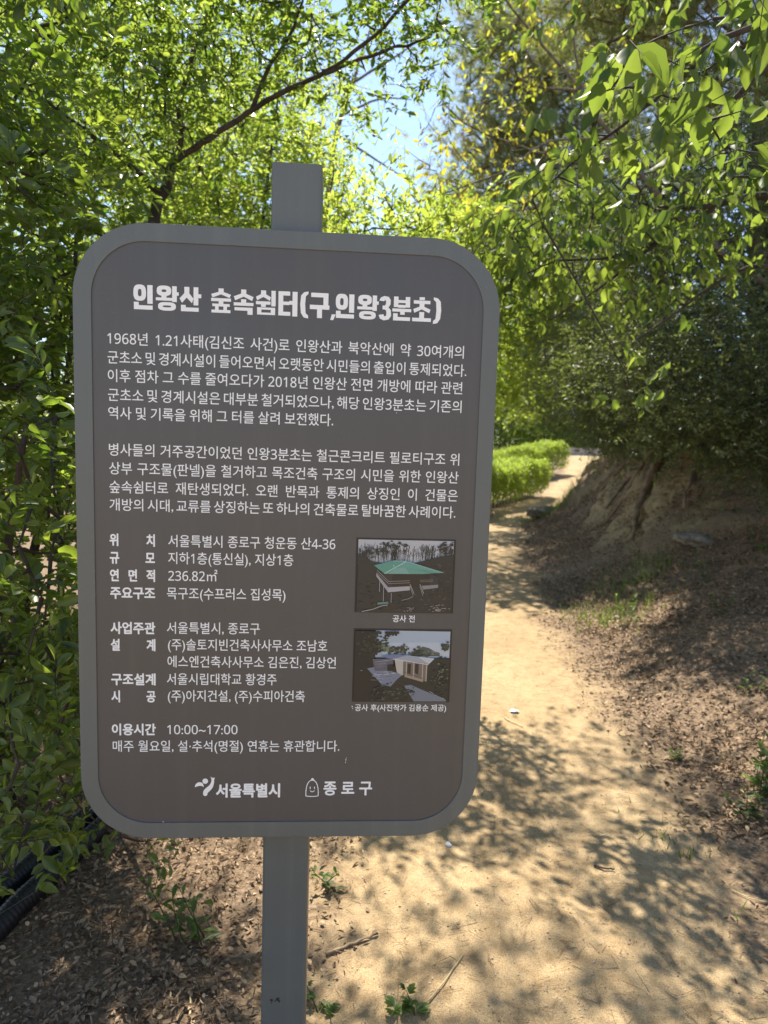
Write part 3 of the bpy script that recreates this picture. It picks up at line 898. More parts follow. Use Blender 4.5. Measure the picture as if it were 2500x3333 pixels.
p2.line((.3, .31, .34), [(430, 1545), (650, 1515)], 5); p2.line((.24, .25, .28), [(430, 1570), (560, 1560)], 4)
p2.poly((.42, .40, .36), [(655, 1500), (760, 1520), (760, 1700), (690, 1665)])
p2.poly((.16, .13, .11), [(760, 1525), (1050, 1560), (1040, 1770), (760, 1690)])
for x in (810, 900): p2.poly((.03, .028, .026), [(x, 1560), (x + 42, 1565), (x + 42, 1690), (x, 1668)])
for x in (800, 885, 990, 1035): p2.line((.38, .33, .27), [(x, 1545), (x, 1720 + (x - 800) * .2)], 12)
p2.poly((.30, .24, .18), [(780, 1690), (1000, 1745), (1000, 1775), (780, 1715)])
p2.line((.10, .09, .08), [(760, 1655), (1030, 1745)], 6)
p2.poly((.15, .18, .30), [(490, 1476), (660, 1453), (860, 1466), (800, 1500), (640, 1510), (500, 1484)])
p2.poly((.30, .33, .38), [(640, 1508), (800, 1464), (1120, 1496), (1050, 1560)])
p2.poly((.46, .47, .49), [(930, 1478), (1120, 1496), (1052, 1560)])
p2.line((.52, .52, .52), [(640, 1508), (1050, 1570), (1120, 1498)], 9)
for _ in range(120): p2.blob(random.choice([INK, DK, (.04, .045, .035), (.07, .08, .06)]), random.uniform(400, 900), random.gauss(1900, 50), random.uniform(8, 28), random.uniform(5, 16))
for _ in range(90): p2.blob(random.choice([INK, DK, (.05, .06, .04), (.11, .13, .09)]), random.gauss(1200, 60), random.gauss(1720, 90), random.uniform(8, 22), random.uniform(5, 14))
for _ in range(24): p2.blob((.42, .42, .4), 1080 + _ * 8 + random.gauss(0, 4), 1885 + _ * 4 + random.gauss(0, 4), 6, 4, 5)
p2.build()

# ------------------------------------------------------------------ black cable conduits at the foot of the shrub
def conduit(pts, r, label):
    root = None
    tt = np.linspace(0, len(pts) - 1, 420)
    p = np.array(pts, float)
    q = np.stack([np.interp(tt, np.arange(len(p)), p[:, k]) for k in range(3)], 1)
    for _ in range(40): q[1:-1] = (q[:-2] + 2 * q[1:-1] + q[2:]) / 4
    q[:, 2] = height(q[:, 0], q[:, 1]) + r * .85
    s = np.concatenate([[0], np.cumsum(np.linalg.norm(np.diff(q, axis=0), axis=1))])
    rad = r * (1 + .05 * np.clip(np.sin(s / .016 * 2 * np.pi) * 1.6, -1, 1))
    mb = MB(); mb.tube(q, rad, 14)
    return tag(mb.build('corrugated_conduit', M['tube'], None, True), label, 'conduit', 'black conduits under the shrub')


conduit([(-1.28, 1.2, 0), (-1.10, 1.85, 0), (-1.04, 2.25, 0), (-.93, 2.75, 0), (-.80, 3.5, 0)], .036, 'black corrugated conduit on the litter, the nearer and more exposed of the pair')
conduit([(-1.42, 1.2, 0), (-1.215, 1.85, 0), (-1.14, 2.25, 0), (-1.04, 2.75, 0), (-.92, 3.5, 0)], .034, 'black corrugated conduit half hidden under shrub leaves, behind its twin')
# ------------------------------------------------------------------ vegetation, left side
def g(x, y): return float(height(x, y))
def gp(x, y, dz=0.0): return (x, y, g(x, y) + dz)


def shown(c):
    q = (RC @ (np.asarray(c) - CAM).T).T
    return (1250 + FPX * q[:, 0] / q[:, 2]) / 2500 * 1659, (1666.5 + FPX * q[:, 1] / q[:, 2]) / 2500 * 1659


def clear_of_board(p):     # single leaves that would poke through or in front of the plate
    x, y = shown(p)
    return ~((p[:, 0] > -.64) & (p[:, 0] < .27) & (p[:, 1] < 1.60) & (p[:, 2] > .55)) & ~((x > 165) & (y > 480) & (p[:, 1] < 1.5)) & ~((y > 1955 - .5 * x) & (x < 330) & (p[:, 0] > -1.35))


def off_sign(c):           # keep leaves out of the board and the reading space in front of it
    return ~((np.abs(c[:, 0] + .19) < .55) & (c[:, 1] < 1.62) & (c[:, 1] > .2))


# big broad-leaved shrub right beside the board, its lowest sprays hang over the conduits
near_ex = np.array([dsp(x, y, d) for x, y, d in (
    (60, 1780, 1.55), (30, 1880, 1.45), (150, 1760, 1.7), (110, 1690, 1.6), (40, 1650, 1.45), (230, 1790, 1.95), (330, 1815, 2.05), (20, 1560, 1.5), (150, 1500, 1.75), (60, 1420, 1.5),
    (90, 1290, 1.55), (40, 1180, 1.5), (130, 1120, 1.7), (60, 1030, 1.6), (30, 940, 1.5), (120, 900, 1.9), (90, 1380, 1.65), (50, 1240, 1.5), (110, 1200, 1.7), (10, 1720, 1.4), (180, 1830, 1.85), (90, 1850, 1.65), (20, 1480, 1.6), (120, 1600, 1.75))])
plant('broadleaf_shrub', gp(-1.45, 2.55), 'dense dark green broad-leaved shrub filling the left edge of the photo beside the board', 'shrub',
      [([gp(-1.45, 2.55), (-1.4, 2.4, .5), (-1.2, 2.1, 1.0), (-1.0, 1.9, 1.5)], .03, .008), ([gp(-1.5, 2.6), (-1.55, 2.9, .8), (-1.4, 3.0, 1.6), (-1.3, 2.9, 2.3)], .028, .008),
       ([gp(-1.42, 2.5), (-1.7, 2.2, .5), (-1.8, 1.9, 1.2), (-1.7, 1.7, 2.0)], .026, .008), ([gp(-1.4, 2.6), (-1.0, 2.7, .5), (-.8, 2.6, .9)], .02, .006)],
      [((-1.55, 2.3, 1.2), (.55, .75, .9)), ((-1.5, 2.2, 2.1), (.55, .65, .6)), ((-1.5, 2.3, 2.85), (.5, .6, .45), .8), ((-1.15, 1.75, 2.45), (.22, .3, .35), .5), ((-1.35, 2.75, .85), (.35, .4, .6), .7)],
      'shade', .050, .44, 420, 9, 7, .10, .10, 'near', droop=.15, flat=.75, keep=off_sign, extra=near_ex, twr=.0012, trunk_name='stem', leaf_keep=clear_of_board)

# leaning tree behind the board: fork, long limb to the upper right, leafy crown overhead
D = 3.5
fork = dsp(372, 352, D); foot = (float(fork[0]) - .28, D + .1, g(-1.3, D))
lim_r = [fork, dsp(450, 300, 3.5), dsp(560, 225, 3.5), dsp(640, 185, 3.45), dsp(720, 150, 3.4), dsp(835, 55, 3.35), dsp(905, -30, 3.3), dsp(1010, -150, 3.2)]
ls = []
for (x, y, d, rx, ry, rz, wt) in ((150, 120, 3.3, .5, .5, .42, 1), (330, 60, 3.5, .5, .5, .35, 1), (520, 60, 3.5, .45, .45, .3, 1.1), (700, 40, 3.4, .4, .4, .26, 1.1), (860, 20, 3.35, .34, .35, .22, 1.2), (230, 260, 3.4, .5, .5, .32, 1),
                                  (60, 330, 3.2, .35, .5, .45, 1), (430, 170, 3.6, .4, .4, .22, .4), (560, 110, 3.55, .35, .35, .2, .4), (960, 60, 3.3, .22, .25, .14, 1.0),
                                  (400, -160, 3.3, .9, .6, .3, .6), (800, -160, 3.2, .7, .5, .25, .6), (90, 480, 3.3, .3, .5, .4, .9)):
    ls.append((dsp(x, y, d), (rx, ry, rz), wt))
ls += [((.55, 4.9, 5.0), (.85, .6, .3), .75), ((.9, 6.2, 5.9), (.9, .7, .3), .35)]  # unseen crown lobes added overhead to cast dapples on the path
plant('leaning_tree', foot, 'dark slender tree leaning right behind the board, forked trunk and leafy crown overhead', 'tree',
      [([foot, (foot[0] + .1, D + .05, .9), dsp(320, 480, D), fork], .042, .025), (lim_r, .016, .005), ([fork, dsp(395, 300, 3.5), dsp(385, 230, 3.5), dsp(352, 130, 3.5), dsp(310, 20, 3.4), dsp(270, -90, 3.3)], .015, .005),
       ([dsp(545, 235, 3.5), dsp(575, 150, 3.55), dsp(640, 60, 3.5), dsp(660, -40, 3.4)], .012, .005), ([dsp(352, 420, 3.5), dsp(250, 330, 3.4), dsp(140, 250, 3.3), dsp(40, 180, 3.2)], .016, .006),
       ([dsp(300, 540, 3.5), dsp(160, 480, 3.4), dsp(40, 420, 3.3)], .016, .006), ([dsp(700, 160, 3.4), dsp(800, 120, 3.4), dsp(930, 80, 3.3)], .010, .005), ([dsp(385, 230, 3.5), dsp(430, 60, 3.7), dsp(560, -160, 4.1), (.2, 4.8, 4.9), (.9, 6.0, 5.8)], .014, .005)],
      ls, 'privet', .046, .44, 330, 9, 7, .11, .13, 'mid', droop=.05, flat=.7, r_br=.006, twr=.0013)

# glowing backlit shrubs farther behind
for k, (x, y, d, rx, rz, n, lab) in enumerate((
        (120, 560, 5.2, 1.4, 1.5, 150, 'sunlit yellow-green shrub at the far left, seen through the dark leaves'),
        (430, 330, 5.8, 1.15, 1.1, 150, 'tall backlit yellow-green shrub behind the forked trunk'),
        (330, 780, 5.6, 1.5, 1.3, 90, 'backlit shrub low behind the left half of the board'),
        (590, 440, 6.4, .65, .6, 80, 'backlit shrub behind the grey post top'))):
    c = dsp(x, y, d); bx, by = float(c[0]), d
    plant('thicket_shrub', gp(bx, by), lab, 'shrub',
          [([gp(bx + q, by), (bx + q * 1.3, by + q * .3, float(c[2]) * .6), (bx + q * 2.2, by - q * .2, float(c[2]) + rz * .5)], .03, .008) for q in (-.35, 0, .3)],
          [(c, (rx, .9, rz)), (c + np.array([0, .2, -rz * .7]), (rx * .9, .8, rz * .6), .7)],
          'backlit', .050, .48, int(n * 1.9), 9, 7, .15, .16, 'mid', group='backlit shrubs behind the board', droop=.05, flat=.55, r_br=.007, twr=.0013)

# shrub whose top shoots stand against the sky right of the post
sh = np.array([dsp(x, y, 4.3) for x, y in ((830, 425), (850, 455), (800, 470), (905, 460), (760, 480), (960, 485), (730, 455), (1000, 505), (880, 490), (715, 400), (720, 350), (930, 500), (780, 500))])
c = dsp(850, 545, 4.4)
plant('thicket_shrub', gp(float(c[0]), 4.5), 'green shrub with upright shoots against the sky between post and cherry', 'shrub',
      [([gp(float(c[0]) + q, 4.5), (float(c[0]) + q * 1.6, 4.5, 1.2), (float(c[0]) + q * 2.6, 4.4, 2.3)], .020, .006) for q in (-.25, 0, .2)],
      [(c, (.55, .35, .22)), (dsp(820, 700, 4.6), (.6, .4, .4), .5)],
      'backlit', .050, .46, 80, 7, 6, .10, .13, 'mid', group='backlit shrubs behind the board', extra=sh, flat=.55, r_br=.006, twr=.0014, up_bias=.5)
for k, (x, y, d, rx, rz, n, lab) in enumerate((
        (1120, 620, 13.0, 1.25, 1.15, 200, 'bright yellow-green shrub beside the top right corner of the board'),
        (1115, 790, 14.5, 1.0, .85, 140, 'bright yellow-green shrub low beside the board edge, above the hedge'),
        (980, 525, 9.5, .8, .30, 90, 'low shrub behind the board top, seen under the sky gap'))):
    c = dsp(x, y, d); bx, by = float(c[0]) - 1.3 - (.9 if d > 12 else 0), d + .3
    plant('thicket_shrub', gp(bx, by), lab, 'shrub',
          [([gp(bx + q, by), (bx + q * 1.3, by + q * .3, float(c[2]) * .6), (float(c[0]) + q, by - q * .2, float(c[2]) + rz * .5)], .03, .008) for q in (-.35, 0, .3)],
          [(c, (rx, .8, rz)), (c + np.array([.2 * rx, 0, -.5 * rz]), (rx * .7, .8, rz * .7))], 'backlit', .085, .5, n, 9, 7, .17, .20, 'mid', group='backlit shrubs behind the board', droop=.05, flat=.5, r_br=.008, twr=.0016)

# pale young tree in the sky gap
b = dsp(760, 520, 14)
plant('pale_tree', gp(float(b[0]) - 1, 14.5), 'thin tree with pale yellow young leaves in the gap of sky', 'tree',
      [([gp(float(b[0]) - 1, 14.5), (float(b[0]) - .8, 14.3, 3.2), dsp(720, 300, 14), dsp(760, 180, 14), dsp(800, 60, 14)], .09, .015), ([dsp(725, 290, 14), dsp(790, 330, 14), dsp(850, 370, 14), dsp(900, 400, 14)], .03, .008),
       ([dsp(735, 250, 14), dsp(820, 210, 14), dsp(890, 215, 14)], .03, .008), ([dsp(760, 180, 14), dsp(860, 120, 14), dsp(930, 70, 14)], .03, .008), ([dsp(700, 340, 14), dsp(600, 200, 14), dsp(560, 100, 14)], .04, .01)],
      [(dsp(790, 190, 14), (.5, .9, .6), .6), (dsp(720, 330, 14), (.5, .8, .6), .5), (dsp(680, 240, 14), (.8, .9, 1.0)), (dsp(620, 160, 14), (1.0, 1, 1.2)), (dsp(770, 450, 13.5), (.5, .5, .2), .4), (dsp(860, 270, 14), (.3, .6, .6), .3)],
      'pale', .07, .40, 75, 5, 5, .24, .35, 'far', droop=.1, flat=.4, r_br=.010, bark='pale_bark', twr=.003)

# ------------------------------------------------------------------ vegetation, right bank
def pine(base, tip, ells, n, label, needle, mat, seedlimbs, size=.085):
    root = empty('pine_tree', base, label, 'tree', 'pines on the bank')
    mb = MB(); base = np.array(base, float); tip = np.array(tip, float)
    tr = curve(base, tip, 0, 14, .03); mb.tube(tr, np.linspace(.16, .04, 14), 9)
    nd = tr[3:]
    cen, cc = in_ellipsoids(ells, n, .6)
    for i in np.argsort(np.min(np.linalg.norm(cen[:, None] - nd[None], axis=2), axis=1)):
        j = int(np.argmin(np.linalg.norm(nd - cen[i], axis=1) + np.maximum(0, nd[:, 2] - cen[i][2]) * .8))
        c = curve(nd[j], cen[i], -.05, 6); mb.tube(c, np.linspace(.022, .006, 6), 4, cap=False)
        nd = np.vstack([nd, c[3:]])
    t_ = mb.build('trunk', M['pine_bark'], root, True)
    # tufts: many needles fanned round each twig tip
    nt_ = 12
    p = np.repeat(cen, nt_, 0) + rng.normal(size=(len(cen) * nt_, 3)) * np.array([.30, .30, .16])
    d = unit(unit(p - np.repeat(cc, nt_, 0)) * .7 + rvec(len(p)) * .7 + np.array([0, 0, .35]))
    dead = rng.random(len(cen)) < np.clip(.75 - np.linalg.norm((cen - cc) / np.array([e[1] for e in ells]).mean(0), axis=1) * 1.0, .05, .6)
    for nm, mt, sel in (('needles', mat, ~dead), ('dead_needles', 'dead_needle', dead)):
        s = np.repeat(sel, nt_)
        if not s.any(): continue
        K = 30
        pp = np.repeat(p[s], K, 0) + np.repeat(d[s], K, 0) * rng.uniform(0, .10, (s.sum() * K, 1))
        A = unit(np.repeat(d[s], K, 0) * .6 + rvec(len(pp)) * .85)
        V, F, T = inst('needle', pp, A, rvec(len(pp)), size * rng.uniform(.7, 1.2, len(pp)), .006, np.repeat(np.clip(rng.random(s.sum()) * .9, 0, 1), K))
        link('crown' if nm == 'needles' else 'dead_twigs', mesh_np(nm, V, F, T), M[mt], root)
    return root


pine(gp(4.7, 12.4), (4.0, 12.2, 12.5),
     [(dsp(1100, 200, 12), (.85, 1.2, 1.5)), (dsp(1180, 330, 12.2), (1.5, 1.3, 1.2)), (dsp(1060, 390, 12), (.9, 1.1, .7)), (dsp(1250, 120, 12.4), (1.6, 1.4, 1.8)), (dsp(1300, 420, 12.4), (1.2, 1.2, 1.0)), (dsp(1140, 60, 12), (1.1, 1.2, .9)), (dsp(1000, 450, 11.8), (.5, .7, .35))],
     620, 'pine with brown dead inner twigs beside the gap of sky', .09, 'needle', None, .14)
pine(gp(4.5, 8.3), (4.1, 8.2, 9.5),
     [(dsp(1500, 60, 8.2), (1.1, 1.0, .9)), (dsp(1380, -60, 8.2), (1.1, 1.0, .8)), (dsp(1600, 260, 8.4), (.8, .9, .8)), (dsp(1300, 30, 8.6), (.6, .7, .6)), (dsp(1500, -250, 8.2), (1.3, 1.2, 1.0))],
     420, 'pine at the top right, behind the cherry leaves, rooted in the eroded bank', .085, 'needle', None, .12)


# cherry: trunk just outside on the right, long drooping sprays into the picture
def cl(*p): return np.array([dsp(*q) for q in p])


tb_ = np.array(gp(2.75, 3.5))
spr1 = [dsp(1700, 40, 2.1), dsp(1580, 70, 2.1), dsp(1474, 135, 2.1), dsp(1419, 215, 2.15), dsp(1330, 280, 2.2), dsp(1245, 345, 2.3), dsp(1150, 430, 2.4)]
ex = cl((1600, 60, 1.75), (1540, 40, 1.8), (1480, 60, 1.85), (1390, 100, 1.95), (1640, 30, 1.75), (1560, 120, 1.9), (1330, 110, 2.0), (1300, 200, 2.05), (1380, 190, 2.1), (1260, 330, 2.2), (1290, 290, 2.2), (1340, 300, 2.2), (1270, 370, 2.25), (1240, 250, 2.3), (1260, 410, 2.4),
        (1150, 440, 2.4), (1170, 480, 2.6), (1450, 210, 2.1), (1530, 260, 2.1), (1600, 240, 2.0), (1640, 330, 2.2), (1570, 330, 2.3), (1500, 370, 2.6), (1640, 150, 1.9), (1500, 160, 2.0), (1355, 815, 2.6), (1360, 835, 2.7))
plant('cherry_tree', tb_, 'cherry tree reaching in from the right with large drooping bright green leaves', 'tree',
      [([tb_, (2.8, 3.55, 1.6), (2.7, 3.5, 2.5), (2.3, 2.9, 3.2), (1.9, 2.4, 3.2)], .07, .02), (spr1, .010, .0025), ([(2.75, 3.5, 2.3), dsp(1659, 410, 3.5), dsp(1560, 440, 3.5), dsp(1499, 450, 3.5), dsp(1380, 440, 3.5)], .028, .006),
       ([(2.75, 3.5, 2.0), dsp(1650, 560, 3.5), dsp(1560, 600, 3.5), dsp(1440, 690, 3.5), dsp(1340, 760, 3.4)], .014, .004), ([dsp(1560, 440, 3.5), dsp(1424, 520, 3.5), dsp(1300, 620, 3.5), dsp(1190, 690, 3.5)], .012, .004),
       ([dsp(1600, 200, 2.9), dsp(1479, 320, 3.2), dsp(1424, 450, 3.4), dsp(1330, 560, 3.5)], .012, .004), ([(2.3, 2.9, 3.2), dsp(1659, 130, 2.9), dsp(1600, 200, 2.9)], .02, .012),
       ([dsp(1424, 520, 3.5), dsp(1320, 560, 3.5), dsp(1200, 560, 3.6), dsp(1120, 600, 3.6)], .010, .003)],
      [(dsp(1450, 430, 3.4), (.5, .4, .22)), (dsp(1300, 480, 3.5), (.5, .4, .22)), (dsp(1190, 540, 3.6), (.28, .4, .22)), (dsp(1590, 380, 3.3), (.3, .4, .3)), (dsp(1170, 610, 3.6), (.22, .3, .16), .9), (dsp(1380, 560, 3.5), (.4, .4, .16), .35), (dsp(1380, 350, 3.2), (.35, .3, .2), .9),
       (dsp(1500, 490, 3.4), (.4, .4, .2), .5), (dsp(1500, -200, 2.6), (.7, .6, .25), .5), (dsp(1120, 520, 3.7), (.2, .3, .16), .8)],
      'cherry', .068, .50, 185, 3, 4, .10, .14, 'ovate', droop=.95, flat=.35, outward=.3, extra=ex, r_br=.0045, twr=.0016, up_bias=0, grow=lambda p: np.interp(p[:, 1], [1.7, 2.6], [1.3, 1.0]))

bx, by = 3.9, 6.6
plant('understorey_tree', gp(bx, by), 'small-leaved dull green tree filling the space behind the cherry branches', 'tree',
      [([gp(bx, by), (3.8, 6.5, 2.4), dsp(1560, 480, 6.3), dsp(1450, 400, 6.2)], .06, .015), ([(3.8, 6.5, 2.4), dsp(1640, 420, 6.4), dsp(1620, 250, 6.4)], .035, .010), ([dsp(1560, 480, 6.3), dsp(1400, 540, 6.2), dsp(1280, 560, 6.2)], .02, .007)],
      [(dsp(1420, 500, 6.2), (1.0, .8, .5)), (dsp(1580, 430, 6.4), (.8, .8, .7)), (dsp(1480, 350, 6.3), (.9, .7, .5), .8), (dsp(1290, 590, 6.2), (.5, .5, .4))],
      'evergreen', .055, .5, 210, 8, 6, .13, .15, 'mid', droop=.15, flat=.5, r_br=.006, twr=.0013)

# young bronze-leaved tree behind it
bt = np.array(gp(4.7, 7.2))
plant('young_tree', bt, 'young tree with bare pale branches and small bronze-yellow leaves before the pine', 'tree',
      [([bt, (4.2, 6.6, 2.6), dsp(1480, 480, 5.6), dsp(1400, 400, 5.5)], .05, .022), ([dsp(1420, 420, 5.5), dsp(1300, 270, 5.5), dsp(1259, 195, 5.4), dsp(1190, 120, 5.4), dsp(1120, 35, 5.3), dsp(1060, -40, 5.2)], .016, .006), ([dsp(1400, 400, 5.5), dsp(1290, 415, 5.4), dsp(1210, 440, 5.4), dsp(1055, 465, 5.3)], .012, .004),
       ([dsp(1360, 340, 5.5), dsp(1250, 345, 5.5), dsp(1160, 330, 5.4), dsp(1010, 275, 5.3), dsp(960, 225, 5.3)], .012, .004), ([dsp(1330, 300, 5.4), dsp(1180, 300, 5.4), dsp(1100, 370, 5.4), dsp(995, 405, 5.3), dsp(890, 440, 5.2)], .011, .004),
       ([dsp(1259, 195, 5.4), dsp(1160, 190, 5.3), dsp(1090, 150, 5.3), dsp(1000, 100, 5.2)], .010, .003), ([dsp(1259, 195, 5.4), dsp(1240, 100, 5.4), dsp(1235, 0, 5.3)], .010, .004)],
      [(dsp(1080, 130, 5.3), (.55, .4, .35)), (dsp(1000, 300, 5.3), (.5, .35, .35)), (dsp(1080, 400, 5.3), (.5, .35, .3)), (dsp(1190, 100, 5.4), (.4, .4, .35)), (dsp(960, 420, 5.2), (.2, .3, .15), .6), (dsp(990, 160, 5.2), (.2, .3, .3), .6)],
      'bronze', .060, .46, 90, 3, 3, .10, .12, 'mid', droop=.5, flat=.35, outward=.4, r_br=.0045, bark='pale_bark', twr=.0015)

# evergreen thicket crowning the bank
for k, (x, y, d, rx, ry, rz, n, lab) in enumerate((
        (1580, 790, 5.4, .95, .8, .62, 330, 'dense grey-green small-leaved bush overhanging the bank at the right edge'),
        (1420, 800, 7.4, 1.0, .9, .80, 330, 'shadowy small-leaved bush above the exposed roots'),
        (1620, 600, 6.8, 1.2, 1.0, 1.1, 330, 'tall small-leaved bush behind the cherry limb at the right edge'),
        (1300, 800, 10.8, 1.2, 1.1, 1.05, 260, 'dark small-leaved bush at the bend of the path'),
        (1400, 600, 9.6, 1.6, 1.2, 1.35, 400, 'tall dense bush between the pine and the cherry leaves'),
        (1500, 850, 7.9, 1.0, .6, .38, 200, 'wide low bush drooping over the eroded face of the bank'),
        (1665, 930, 5.4, .40, .6, .36, 120, 'low dark bush leaning over the bank at the right edge'),
        (1360, 900, 9.2, .55, .6, .42, 130, 'small dark bush at the crest right above the eroded face'),
        (1260, 640, 13.0, 1.5, 1.2, 1.4, 240, 'mid-green bush below the pine'))):
    c = dsp(x, y, d); bx, by = float(c[0]) + 1.7, d + 1.6
    zb = g(bx, by)
    plant('bank_bush', (bx, by, zb), lab, 'shrub',
          [([(bx + q, by, g(bx + q, by) - .05), (bx + q * 1.2 - .2, by - .2, zb * .6 + float(c[2]) * .4), (float(c[0]) + q, by - .8, float(c[2]) + rz * .4)], .030, .008) for q in (-.3, 0, .3)],
          [(c, (rx, ry, rz)), (c + np.array([-.35 * rx, -.2, -.35 * rz]), (rx * .7, ry * .8, rz * .6), .8), (c + np.array([.3 * rx, .1, -.6 * rz]), (rx * .9, ry * .8, rz * .6), .8)],
          'evergreen', .036 if d < 6 else .046, .5, n, 12, 7, .12, .13, 'mid' if d < 6 else 'far', group='evergreen bushes on the bank', flat=.4, r_br=.006, twr=.0012)

# hedge beside the far bend
def hedge(a, b, w_, h_, n, label):
    a = np.array(a); b = np.array(b)
    root = empty('clipped_hedge', (a + b) / 2, label, 'hedge', 'clipped hedges at the bend')
    L = np.linalg.norm((b - a)[:2]); u = (b - a) / L; v = np.array([-u[1], u[0], 0])
    s, t, z = rng.random(n) * (L + .4) - .2, rng.uniform(-1, 1, n), rng.random(n)
    face = rng.random(n); t = np.where(face < .5, np.sign(t) * (1 - .35 * np.abs(rng.normal(size=n)) * .6), t); z = np.where(face > .55, 1 - .18 * np.abs(rng.normal(size=n)), z ** .7)
    bul = 1 + .20 * wob(s * 1.0, t * .0, 3.2, 3) + .12 * wob(s, z, 9, 1) + rng.normal(size=n) * .07
    p = a + u * s[:, None] + v * (t * w_ / 2 * bul * (.8 + .2 * np.sin(np.pi * np.clip(z, .1, .9))))[:, None]
    p[:, 2] = height(p[:, 0], p[:, 1]) + .16 + z * (h_ - .1) * (.93 + .12 * wob(s, t, 2.3, 2) + .08 * wob(s, t, 6, 6)) + np.abs(rng.normal(size=n)) * .05 * (z > .8)
    gap = (wob(s * 1.3, z * 2 + t, 5.5, 4) < .42) | (rng.random(n) < .25)
    p = p[gap]; z = z[gap]; n = len(p)
    A = unit(rvec(n) + np.array([0, 0, .5]))
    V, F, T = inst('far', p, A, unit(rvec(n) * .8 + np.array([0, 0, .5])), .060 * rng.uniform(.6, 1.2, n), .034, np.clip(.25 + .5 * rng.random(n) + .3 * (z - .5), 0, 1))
    link('foliage', mesh_np('foliage', V, F, T), M['hedge'], root)
    mb = MB()
    for q in np.arange(.1, L, .22):
        c0 = a + u * q; c0[2] = g(c0[0], c0[1])
        mb.tube(curve(c0, c0 + np.array([rng.normal() * .12, rng.normal() * .12, h_ * .85]), 0, 5), np.linspace(.014, .004, 5), 5)
    mb.build('stem', M['bark'], root)


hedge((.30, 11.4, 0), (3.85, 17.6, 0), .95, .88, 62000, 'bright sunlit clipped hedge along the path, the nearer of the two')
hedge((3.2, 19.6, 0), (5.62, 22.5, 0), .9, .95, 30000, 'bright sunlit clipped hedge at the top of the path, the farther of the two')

# trees beyond the bend
far = ((1110, 760, 58, 7.0, 8.5, 330, 'light yellow-green tree beyond the hedge, next to the board edge'), (1215, 700, 66, 7.5, 12, 330, 'taller pale green tree beyond the hedge'), (1290, 840, 52, 4.6, 4.6, 190, 'low grey-green tree behind the end of the path'),
       (1000, 660, 54, 6.0, 8.0, 200, 'yellow-green tree beyond the board, hidden below'), (860, 730, 56, 6.5, 7.0, 160, 'tree behind the board seen above its top edge'), (1350, 680, 60, 7.0, 10, 200, 'green tree behind the bank bushes'), (500, 560, 26, 3.6, 6.5, 240, 'distant light tree behind the backlit shrubs'),
       (180, 520, 24, 5.0, 7.5, 300, 'distant light tree behind the left thicket'), (1150, 905, 46, 4.0, 1.9, 150, 'low bright bush row just behind the hedge'), (-250, 600, 22, 5.0, 6, 160, 'distant tree beyond the left edge'))
for x, y, d, rx, rz, n, lab in far:
    c = dsp(x, y, d); bx = float(c[0]); zb = g(bx, d); k = max(1, d / 32)
    plant('far_tree', (bx, d, zb), lab, 'tree',
          [([(bx, d, zb), (bx + .2, d, zb * .6 + float(c[2]) * .4), (bx - .2, d, float(c[2])), (bx + .3, d, float(c[2]) + rz * .7)], .16, .03), ([(bx - .9, d - .6, g(bx - .9, d)), (bx - .8, d - .6, float(c[2])), (bx - 1.2, d, float(c[2]) + rz * .6)], .09, .02)],
          [(c, (rx, rx * .6, rz)), (c + np.array([rx * .3, -.5, -rz * .45]), (rx * .8, rx * .5, rz * .5), .8)],
          'far', .15 * k, .6, int(n * 1.7), 10, 6, .42 * k, .45 * k, 'far', group='trees beyond the bend', flat=.3, r_br=.025, twigs=False, bark='pale_bark')

# ------------------------------------------------------------------ bank details: rocks, roots, wall, road
def rock(x, y, sx, sy, sz, label, seed, name='rock', mat='rock', sink=.3):
    bm = bmesh.new(); bmesh.ops.create_icosphere(bm, subdivisions=5 if sx > .1 else 3, radius=1)
    r2 = np.random.default_rng(seed); ph = r2.random(8) * 6
    for v in bm.verts:
        c = v.co; k = 1 + .16 * math.sin(2.1 * c.x + ph[0] + 1.3 * math.sin(2 * c.z + ph[1])) + .12 * math.sin(3.3 * c.y + ph[2] + c.x) + .07 * math.sin(6 * c.z + ph[3] + 3 * c.x) + .06 * math.sin(11 * c.x + ph[4] + 4 * c.z) * math.sin(9 * c.y + ph[5]) + .03 * math.sin(23 * c.y + ph[6] + 9 * c.x) * math.sin(19 * c.z + ph[7])
        k = k if abs(math.sin(3.1 * c.x + 2.3 * c.y + ph[6])) > .35 else k * .93
        v.co = Vector((c.x * sx * k, c.y * sy * k, c.z * sz * k * (1 if c.z < .5 else .9)))
    me = bpy.data.meshes.new(name); bm.to_mesh(me); bm.free()
    o = link(name, me, M[mat], None, True)
    o.location = (x, y, g(x, y) + sz * (1 - 2 * sink)); o.rotation_euler = (0, 0, r2.random() * 6)
    return tag(o, label, name.split('_')[-1], 'rocks on the bank')


rock(2.95, 6.3, .19, .15, .075, 'pale grey rock half buried in the litter of the bank', 21, sink=.46)
rock(3.05, 12.9, .30, .24, .13, 'low dark rock at the inside of the path bend', 5)
rock(9.4, 27.5, .7, .6, .45, 'grey boulder at the far end of the bank beside the path top', 6)
rock(5.6, 16.2, .40, .35, .22, 'boulder in shade at the edge of the bank by the bend', 12)

